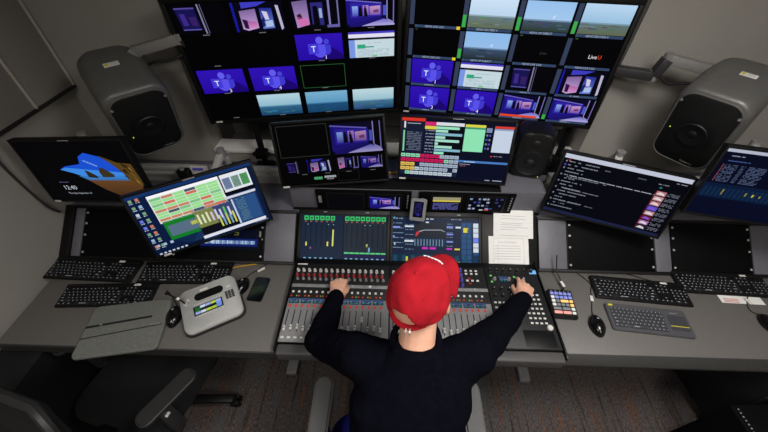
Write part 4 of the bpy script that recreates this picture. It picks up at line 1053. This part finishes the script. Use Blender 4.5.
tag(MB().tube([(-1.702, 1.19, 1.33), (-1.70, 1.178, 1.25), (-1.698, 1.185, 1.10), (-1.692, 1.195, .99), (-1.69, 1.22, .93)], .0055, 8).build('wall_cable_and_shadow', M_dgrey), 'dark cable and shadow streak, modelled as one tube, down the left wall beside the beach picture monitor', 'cable')  # the tube also stands for a shadow streak on the wall
# ------------------------------------------------------------------ the operator
class Blob:                          # overlapping closed shapes fused into one continuous skin
    def __init__(s): s.mb = MB()
    def cap(s, p0, p1, r0, r1=None, flat=None):
        r1 = r0 if r1 is None else r1; p0, p1 = Vector(p0), Vector(p1)
        n = max(2, int((p1-p0).length/(min(r0, r1)*.35))+1)
        for i in range(n+1):
            t = i/n; q = p0.lerp(p1, t); s.mb.ell(q, r0+(r1-r0)*t, u=14, v=10)
        s.mb.cyl(p0, p1, r0, r1, 16)
        return s
    def ell(s, c, r, M=None): s.mb.ell(c, r, M); return s
    def rings(s, R_):                # lofted elliptical sections: centre, rx, ry, tilt (deg about x)
        t = bmesh.new(); L = []
        for c, rx, ry, a in R_:
            M = Matrix.Translation(c) @ Matrix.Rotation(R(a), 4, 'X')
            L.append([t.verts.new(M @ Vector((rx*math.copysign(abs(math.cos(k*PI/16))**.8, math.cos(k*PI/16)), ry*math.copysign(abs(math.sin(k*PI/16))**.8, math.sin(k*PI/16)), 0))) for k in range(32)])
        for a, b in zip(L, L[1:]):
            for k in range(32): t.faces.new((a[k], a[(k+1) % 32], b[(k+1) % 32], b[k]))
        t.faces.new(L[0]); t.faces.new(L[-1][::-1]); bmesh.ops.recalc_face_normals(t, faces=t.faces)
        s.mb._add(t); return s
    def make(s, name, m, parent, voxel=.006, smooth=6, factor=.5):
        o = s.mb.build('tmp_blob', m)
        a = o.modifiers.new('r', 'REMESH'); a.mode = 'VOXEL'; a.voxel_size = voxel; a.use_smooth_shade = True
        b = o.modifiers.new('s', 'SMOOTH'); b.factor = factor; b.iterations = smooth
        dg = bpy.context.evaluated_depsgraph_get()
        me = bpy.data.meshes.new_from_object(o.evaluated_get(dg)); me.name = name
        for p in me.polygons: p.use_smooth = True
        if not me.materials: me.materials.append(m)
        bpy.data.objects.remove(o)
        n = bpy.data.objects.new(name, me); C.objects.link(n)
        return W(n, parent)

PS = base('person', 'person in red cap and dark sweater seated at the mixing console, both hands on it', 'person', .09, .20, 0)
HC = Vector((.106, .562, 1.270))
HM = Matrix.Translation(HC) @ Matrix.Rotation(R(-32), 4, 'Z') @ Matrix.Rotation(R(9), 4, 'X') @ Matrix.Rotation(R(-7), 4, 'Y')
def hw(x, y, z): return HM @ Vector((x, y, z))
SLd, SRd = Vector((-.085, .462, 1.075)), Vector((.288, .478, 1.085))
EL, ER = Vector((-.255, .592, .890)), Vector((.462, .668, .905))
WL, WR = Vector((-.222, .832, .828)), Vector((.620, .846, .828))
body = Blob()
body.rings([((.065, .15, .50), .125, .09, 0), ((.062, .155, .60), .125, .10, -10), ((.062, .198, .72), .120, .09, -22), ((.070, .285, .90), .135, .10, -28), ((.090, .378, 1.04), .14, .085, -32), ((.097, .45, 1.12), .09, .06, -34)])
body.cap((.097, .455, 1.10), hw(0, -.020, -.06), .060, .056)
body.ell((0, -.008, .022), (.076, .096, .104), HM).ell((0, .030, -.045), (.058, .066, .066), HM).ell((0, .066, -.082), (.030, .026, .024), HM)
body.ell((0, .094, -.018), (.013, .020, .026), HM).ell((0, .105, -.030), (.015, .012, .010), HM)          # nose
body.ell((0, .083, -.064), (.026, .012, .010), HM).ell((0, .082, .016), (.055, .016, .012), HM)           # lips, brow
for sx in (-1, 1): body.ell((sx*.079, -.010, -.018), (.010, .020, .032), HM @ Matrix.Rotation(R(sx*18), 4, 'Z'))
for S, E_, Wr in ((SLd, EL, WL), (SRd, ER, WR)):
    body.cap((.097, .43, 1.08), S, .06, .052); body.cap(S, E_, .048, .040); body.cap(E_, E_.lerp(Wr, .35), .041, .040); body.cap(E_.lerp(Wr, .35), Wr, .040, .027)
for sx in (-1, 1):
    hp, kn, an = Vector((.08+sx*.09, .17, .54)), Vector((.08+sx*.15, .60, .535)), Vector((.08+sx*.15, .66, .10))
    body.cap(hp, kn, .075, .055); body.cap(kn, an, .052, .036); body.cap(an, (an.x, an.y+.10, .045), .034, .028)
def hand(B, wrist, yaw, pitch, side, curl, spread=1., thumb_in=0., rollang=0):
    M = Matrix.Translation(wrist) @ Matrix.Rotation(R(yaw), 4, 'Z') @ Matrix.Rotation(R(pitch), 4, 'X') @ Matrix.Rotation(R(rollang), 4, 'Y')
    P = lambda x, y, z: M @ Vector((side*x, y, z))
    B.cap(P(-.008, -.01, 0), P(-.016, .03, 0), .023, .020); B.cap(P(.008, -.01, 0), P(.016, .03, 0), .023, .020)
    ks = [(.030, .086, 0, (.043, .026, .021)), (.0105, .091, .003, (.047, .030, .022)), (-.0095, .087, .001, (.043, .028, .021)), (-.028, .079, -.003, (.034, .021, .018))]
    for i, (x, y, z, L) in enumerate(ks):
        B.cap(P(x*.55, .02, 0), P(x, y, z), .017, .0125)
        p = Vector((x, y, z)); ang = 0; fan = R((x/.03)*7*spread)
        rr = .0098 if i < 3 else .0085
        for j, l in enumerate(L):
            ang += R(curl[i][j]); q = p+Vector((math.sin(fan)*math.cos(ang), math.cos(fan)*math.cos(ang), -math.sin(ang)))*l
            B.cap(P(*p), P(*q), rr-.0008*j, rr-.0008*(j+1)); p = q
    B.cap(P(.018, .012, -.006), P(.040, .045, -.016), .017, .0125)
    B.cap(P(.040, .045, -.016), P(.050-thumb_in*.4, .074, -.030), .0120, .0105); B.cap(P(.050-thumb_in*.4, .074, -.030), P(.048-thumb_in, .098, -.038), .0105, .0088)
hand(body, WL, 2, -6, 1, [(42, 50, 30), (46, 55, 30), (50, 58, 32), (54, 60, 32)], 1., .018)
hand(body, WR, -24, -8, -1, [(14, 26, 16), (26, 36, 20), (34, 42, 24), (42, 46, 26)], 1.4, .0)
BODY = body.make('body', M_skin, PS, .0042, 5)
# face details
for sx in (-1, 1):
    MBq = MB(); MBq.ell((sx*.031, .080, -.002), (.012, .010, .009), HM, u=14, v=10); MBq.ell((sx*.031, .0885, -.003), (.005, .003, .005), HM, mi=1, u=10, v=8)
    W(MBq.build('eye', [M_eyew, M_black]), PS)
    q = MB(); q.tube([hw(sx*.014, .094, .016), hw(sx*.030, .093, .020), hw(sx*.046, .082, .015)], .0035, 6); W(q.build('eyebrow', M_hair), PS)
q = MB(); q.ell((0, .0925, -.064), (.022, .005, .0035), HM); W(q.build('mouth', M_lip), PS)
# sweater
sw = Blob()
sw.rings([((.06, .145, .48), .160, .125, 0), ((.060, .150, .60), .160, .135, -8), ((.060, .195, .72), .160, .130, -20), ((.066, .280, .88), .172, .135, -27), ((.084, .362, 1.00), .190, .120, -31), ((.098, .418, 1.075), .168, .092, -34), ((.098, .455, 1.125), .100, .072, -34), ((.097, .476, 1.150), .074, .066, -30)])
for S, E_, Wr in ((SLd, EL, WL), (SRd, ER, WR)):
    sw.cap((.097, .418, 1.055), S, .078, .074); sw.cap((.095, .36, .98), S, .08, .068); sw.cap(S, S.lerp(E_, .5), .073, .064); sw.cap(S.lerp(E_, .5), E_, .064, .055)
    sw.cap(E_, E_.lerp(Wr, .35), .056, .055); sw.cap(E_.lerp(Wr, .35), E_.lerp(Wr, .97), .055, .037)
    side = 1 if S is SRd else -1
    for k in range(4):
        f = .25+.2*k; c = S.lerp(E_, f); sw.ell(c+Vector((0, -.01, .016)), (.058, .018, .052), Matrix.Identity(4))
SWE = sw.make('sweater', M_sweat, PS, .0065, 4)
tx = bpy.data.textures.new('cloth_folds', 'CLOUDS'); tx.noise_scale = .09; tx.noise_depth = 2
dm = SWE.modifiers.new('folds', 'DISPLACE'); dm.texture = tx; dm.strength = .016; dm.mid_level = .55; dm.texture_coords = 'LOCAL'
# collar band
cb = MB(); cb.tube([(.097+.073*math.cos(a), .479+.066*math.sin(a), 1.150+.036*math.sin(a)) for a in [2*PI*k/24 for k in range(25)]], .010, 10, sub=1); W(cb.build('collar', M_sweat), PS)
tr = Blob()
for sx in (-1, 1):
    hp, kn, an = Vector((.08+sx*.09, .17, .54)), Vector((.08+sx*.15, .60, .535)), Vector((.08+sx*.15, .66, .13))
    tr.cap(hp, kn, .092, .070); tr.cap(kn, an, .068, .055)
tr.ell((.08, .15, .53), (.18, .13, .10)); tr.make('trousers', M_trous, PS, .009, 4)
for sx in (-1, 1):
    b = Blob(); x = .08+sx*.15; b.cap((x, .63, .058), (x, .72, .045), .046, .042); b.cap((x, .72, .045), (x, .80, .036), .042, .034); b.cap((x, .65, .06), (x, .66, .11), .043, .040)
    b.make('shoe', M_shoe, PS, .008, 3)
# cap
CM = HM @ Matrix.Translation((0, -.004, .030)) @ Matrix.Rotation(R(-4), 4, 'X')
rx, ry, rz = .0875, .108, .105
def cpt(az, el, k=1.):
    s = math.radians(el); wr = 1+.016*math.sin(az*5+el*.13)+.010*math.sin(az*9-el*.2)
    return CM @ Vector((rx*k*wr*math.cos(s)**.85*math.sin(az), ry*k*wr*math.cos(s)**.85*math.cos(az), rz*k*math.sin(s)))
t = bmesh.new(); NA, NE = 64, 16; g = []
for j in range(NE):
    el = -12+102*(j/(NE)); g.append([t.verts.new(cpt(2*PI*i/NA, el)) for i in range(NA)])
topv = t.verts.new(cpt(0, 90))
for j in range(NE-1):
    el = -12+102*((j+.5)/NE)
    for i in range(NA):
        az = 2*PI*(i+.5)/NA; d = abs(az-PI)
        if d < .62 and el < 30*(1-(d/.62)**2)-2: continue
        t.faces.new((g[j][i], g[j][(i+1) % NA], g[j+1][(i+1) % NA], g[j+1][i]))
for i in range(NA): t.faces.new((g[-1][i], g[-1][(i+1) % NA], topv))
bmesh.ops.recalc_face_normals(t, faces=t.faces)
me = bpy.data.meshes.new('cap'); 
for v in [v for v in t.verts if not v.link_faces]: t.verts.remove(v)
for f in t.faces: f.smooth = True
t.to_mesh(me); t.free(); me.materials.append(M_cap)
CAP = bpy.data.objects.new('cap', me); C.objects.link(CAP); W(CAP, PS)
tx2 = bpy.data.textures.new('cap_folds', 'CLOUDS'); tx2.noise_scale = .045; tx2.noise_depth = 2
dc = CAP.modifiers.new('folds', 'DISPLACE'); dc.texture = tx2; dc.strength = .011; dc.mid_level = .5; dc.texture_coords = 'LOCAL'
sd = CAP.modifiers.new('thick', 'SOLIDIFY'); sd.thickness = .003; sd.offset = 1
ss = CAP.modifiers.new('sub', 'SUBSURF'); ss.levels = ss.render_levels = 1
def under(o, p): o.parent = p; o.matrix_parent_inverse = Matrix.Identity(4); return o
t = bmesh.new(); g = []
for j in range(9):
    f = j/8; row = []
    for i in range(25):
        a = R(-62+124*i/24); s = math.sin(a)
        ext = .078*(max(0, 1-(abs(a)/R(66))**2.6))
        x = rx*1.0*s; y = ry*1.0*math.cos(a)
        row.append(t.verts.new(CM @ Vector((x*(1+.10*f), y+ext*f, -.016+.012*(1-f)-.030*s*s*(.35+.65*f)-.012*f))))
    g.append(row)
for j in range(8):
    for i in range(24): t.faces.new((g[j][i], g[j][i+1], g[j+1][i+1], g[j+1][i]))
bmesh.ops.recalc_face_normals(t, faces=t.faces)
q = MB(); q._add(t); br = q.build('cap_brim', M_cap); under(br, CAP)
sd = br.modifiers.new('thick', 'SOLIDIFY'); sd.thickness = .004; sd.offset = 0
q = MB(); q.ell((0, 0, 0), (.0075, .0075, .004), Matrix.Translation(cpt(0, 90))); under(q.build('cap_button', M_cap), CAP)
q = MB(); q.tube([cpt(PI+a, -9, .965) for a in [(-.80+1.60*k/14) for k in range(15)]], .0085, 8, sub=1); st = q.build('cap_strap', M_cap); under(st, CAP)
q = MB(); 
for a in (.22, .34): q.box((0, 0, 0), (.004, .022, .014), .001, 2, Matrix.Translation(cpt(PI-a, -9, 1.03)) @ HM.to_3x3().to_4x4() @ Matrix.Rotation(a, 4, 'Z'))
under(q.build('strap_buckle', M_screw), CAP)
q = MB()
for k in range(11):
    a0 = -.42+.84*k/11; el = 36-18*(a0*a0)
    pts = [cpt(a0, el, 1.035), cpt(a0+.045, el+(-2 if k % 2 else 2), 1.035), cpt(a0+.065, el, 1.035)]
    q.tube(pts, .0032, 6, sub=2)
under(q.build('cap_lettering', M_capw), CAP)
for az in (R(60), R(180-50), R(180+50), R(-60)):
    q = MB(); q.ell((0, 0, 0), .0028, Matrix.Translation(cpt(az, 48, 1.02)), u=8, v=6); under(q.build('cap_eyelet', M_cap), CAP)

# ------------------------------------------------------------------ chairs
def chair(name, label, x, y, rz, pad_m, seat_m, arm_h=.665, arm_x=.285, backh=.40, seat_z=.425, arm_y=.13, sw=1., pad_rz=0, left_dy=0.):
    r = empty(name, label, 'chair', T(x, y, 0, rz), 'office chairs')
    s = MB(); s._add(loft([(.44, .42, .08, 0), (.49, .47, .09, .02), (.50, .48, .10, .045), (.46, .44, .09, .066)], 6), Matrix.Translation((0, 0, seat_z-.06)) @ Matrix.Diagonal((sw, 1, 1, 1))); s.build('seat', seat_m, r, ang=60)
    t = loft([(.40, backh, .06, 0), (.44, backh+.03, .08, .015), (.44, backh+.03, .08, .035), (.38, backh-.03, .06, .05)], 6)
    for v in t.verts: v.co.z += v.co.x*v.co.x*.9
    s = MB(); s._add(t, Matrix.Translation((0, -.27, seat_z+.14+backh/2)) @ Matrix.Rotation(R(80), 4, 'X') @ Matrix.Rotation(PI, 4, 'Z')); bo = s.build('backrest', seat_m, r, ang=60)
    f = MB(); pts = [(xx, yy, 0) for xx, yy in rrect(.47, backh+.07, .09, 6)]; pts.append(pts[0])
    pts = [(p[0], p[1], p[0]*p[0]*.9+.010) for p in pts]
    f.tube(pts, .016, 8, sub=1, M=Matrix.Translation((0, -.285, seat_z+.14+backh/2)) @ Matrix.Rotation(R(80), 4, 'X') @ Matrix.Rotation(PI, 4, 'Z')); f.build('back_frame', M_padd, r)
    MB().bar((0, -.20, seat_z-.05), (0, -.34, seat_z+.18), .07, .02, .005).build('back_support', M_black, r)
    ay0 = arm_y
    for sx in (-1, 1):
        arm_y = ay0+(left_dy if sx < 0 else 0)
        p = MB(); p.prism(rrect(.076, .25, .034, 6), 0, .026, Matrix.Translation((sx*arm_x, arm_y, arm_h)) @ Matrix.Rotation(R(pad_rz), 4, 'Z'), bev=.008, seg=3); p.build('armrest_pad', pad_m, r, ang=50)
        p = MB(); p.bar((sx*(arm_x-.005), arm_y-.04, arm_h+.002), (sx*(arm_x-.005), arm_y-.05, seat_z-.02), .035, .055, .006); p.bar((sx*(arm_x-.005), arm_y-.05, seat_z-.03), (sx*.12, arm_y-.05, seat_z-.06), .03, .05, .005); p.build('armrest_post', M_dgrey, r)
        p = MB(); p.box((sx*(arm_x+.022), arm_y-.05, arm_h-.03), (.012, .022, .012), .003); p.build('lever', M_alu, r)
    MB().cyl((0, 0, .10), (0, 0, seat_z-.09), .028).build('column', M_black, r)
    MB().box((0, 0, seat_z-.075), (.22, .26, .04), .01).build('mechanism', M_black, r)
    for k in range(5):
        a = 2*PI*k/5+R(18); e = Vector((.30*math.cos(a), .30*math.sin(a), .075))
        MB().bar((0, 0, .105), e, .045, .028, .008).build('base_leg', M_black, r)
        q = MB()
        for sd_ in (-1, 1): q.cyl(e+Vector((-math.sin(a)*.008*sd_, math.cos(a)*.008*sd_, -.045)), e+Vector((-math.sin(a)*.024*sd_, math.cos(a)*.024*sd_, -.045)), .028, seg=16)
        q.cyl(e+Vector((0, 0, -.04)), e, .010); q.build('caster', M_black, r)
    return r
chair('office_chair', 'blue office chair with grey armrests under the person at the console', .055, .235, 0, M_pad, M_seat, .665, .300, .36, .445, .175, 1.13)
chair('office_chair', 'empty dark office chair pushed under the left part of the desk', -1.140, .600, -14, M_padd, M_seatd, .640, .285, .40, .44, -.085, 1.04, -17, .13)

# ------------------------------------------------------------------ cabinets under the right desk
r = empty('desk_pedestal', 'dark cabinet hanging under the right end of the desk', 'cabinet', T(2.03, .86, .09, 6))
MB().box((0, 0, .31), (.60, .50, .61), .004).build('carcass', M_ped, r)
for k in range(3):
    dr = MB().box((0, -.256, .10+.20*k), (.585, .014, .19), .003).build('drawer', M_ped, r)
    MB().cyl((-.19, -.262, .13+.20*k), (-.19, -.270, .13+.20*k), .008, seg=12).build('lock', M_screw, dr)
for sx in (-.2, .25):
    for sy in (-.1, .2): MB().cyl((sx, sy, -.09), (sx, sy, .01), .022, seg=14).build('foot', M_black, r)
r = empty('desk_pedestal', 'added dark cabinet hiding the lit wall under the left end of the desk', 'cabinet', T(-1.603, .73, 0, 0))  # added box that keeps the lit wall beside the desk end black
MB().box((0, 0, .34), (.19, .64, .66), .004).build('carcass', M_ped, r)
MB().box((0, -.324, .34), (.18, .012, .62), .003).build('door', M_ped, r)
r = empty('equipment_rack', 'black equipment case with a row of small pale holes in the lower right corner', 'rack', T(1.86, .33, 0, 3))
MB().box((0, 0, .25), (.58, .44, .50), .006).build('case', M_rackblk, r)
h = MB()
for k in range(26): h.cyl((-.265, .20-.015*k, .499), (-.265, .20-.015*k, .5022), .0035, seg=8)
h.build('rail_holes', M_kgry, r)

# ------------------------------------------------------------------ camera, world
cam = bpy.data.cameras.new('camera'); cam.sensor_width = 36; cam.lens = 16.0; cam.clip_start = .02
co = bpy.data.objects.new('camera', cam); C.objects.link(co)
p, y, rl = R(44.75), R(.93), R(.8)
fw = Vector((-math.sin(y)*math.cos(p), math.cos(y)*math.cos(p), -math.sin(p)))
rt = Vector((math.cos(y), math.sin(y), 0)); up = rt.cross(fw)
r_ = rt*math.cos(rl)+up*math.sin(rl); u_ = up*math.cos(rl)-rt*math.sin(rl)
m = Matrix((r_, u_, -fw)).transposed().to_4x4(); m.translation = (0, 0, 2.17)
co.matrix_world = m
sc.camera = co
wd = bpy.data.worlds.new('world'); wd.use_nodes = True
wd.node_tree.nodes['Background'].inputs[0].default_value = (.02, .02, .022, 1); wd.node_tree.nodes['Background'].inputs[1].default_value = 1.
sc.world = wd
vs = sc.view_settings
vs.view_transform = 'Standard'; vs.look = 'None'; vs.gamma = 1; vs.exposure = 0.; vs.use_curve_mapping = False
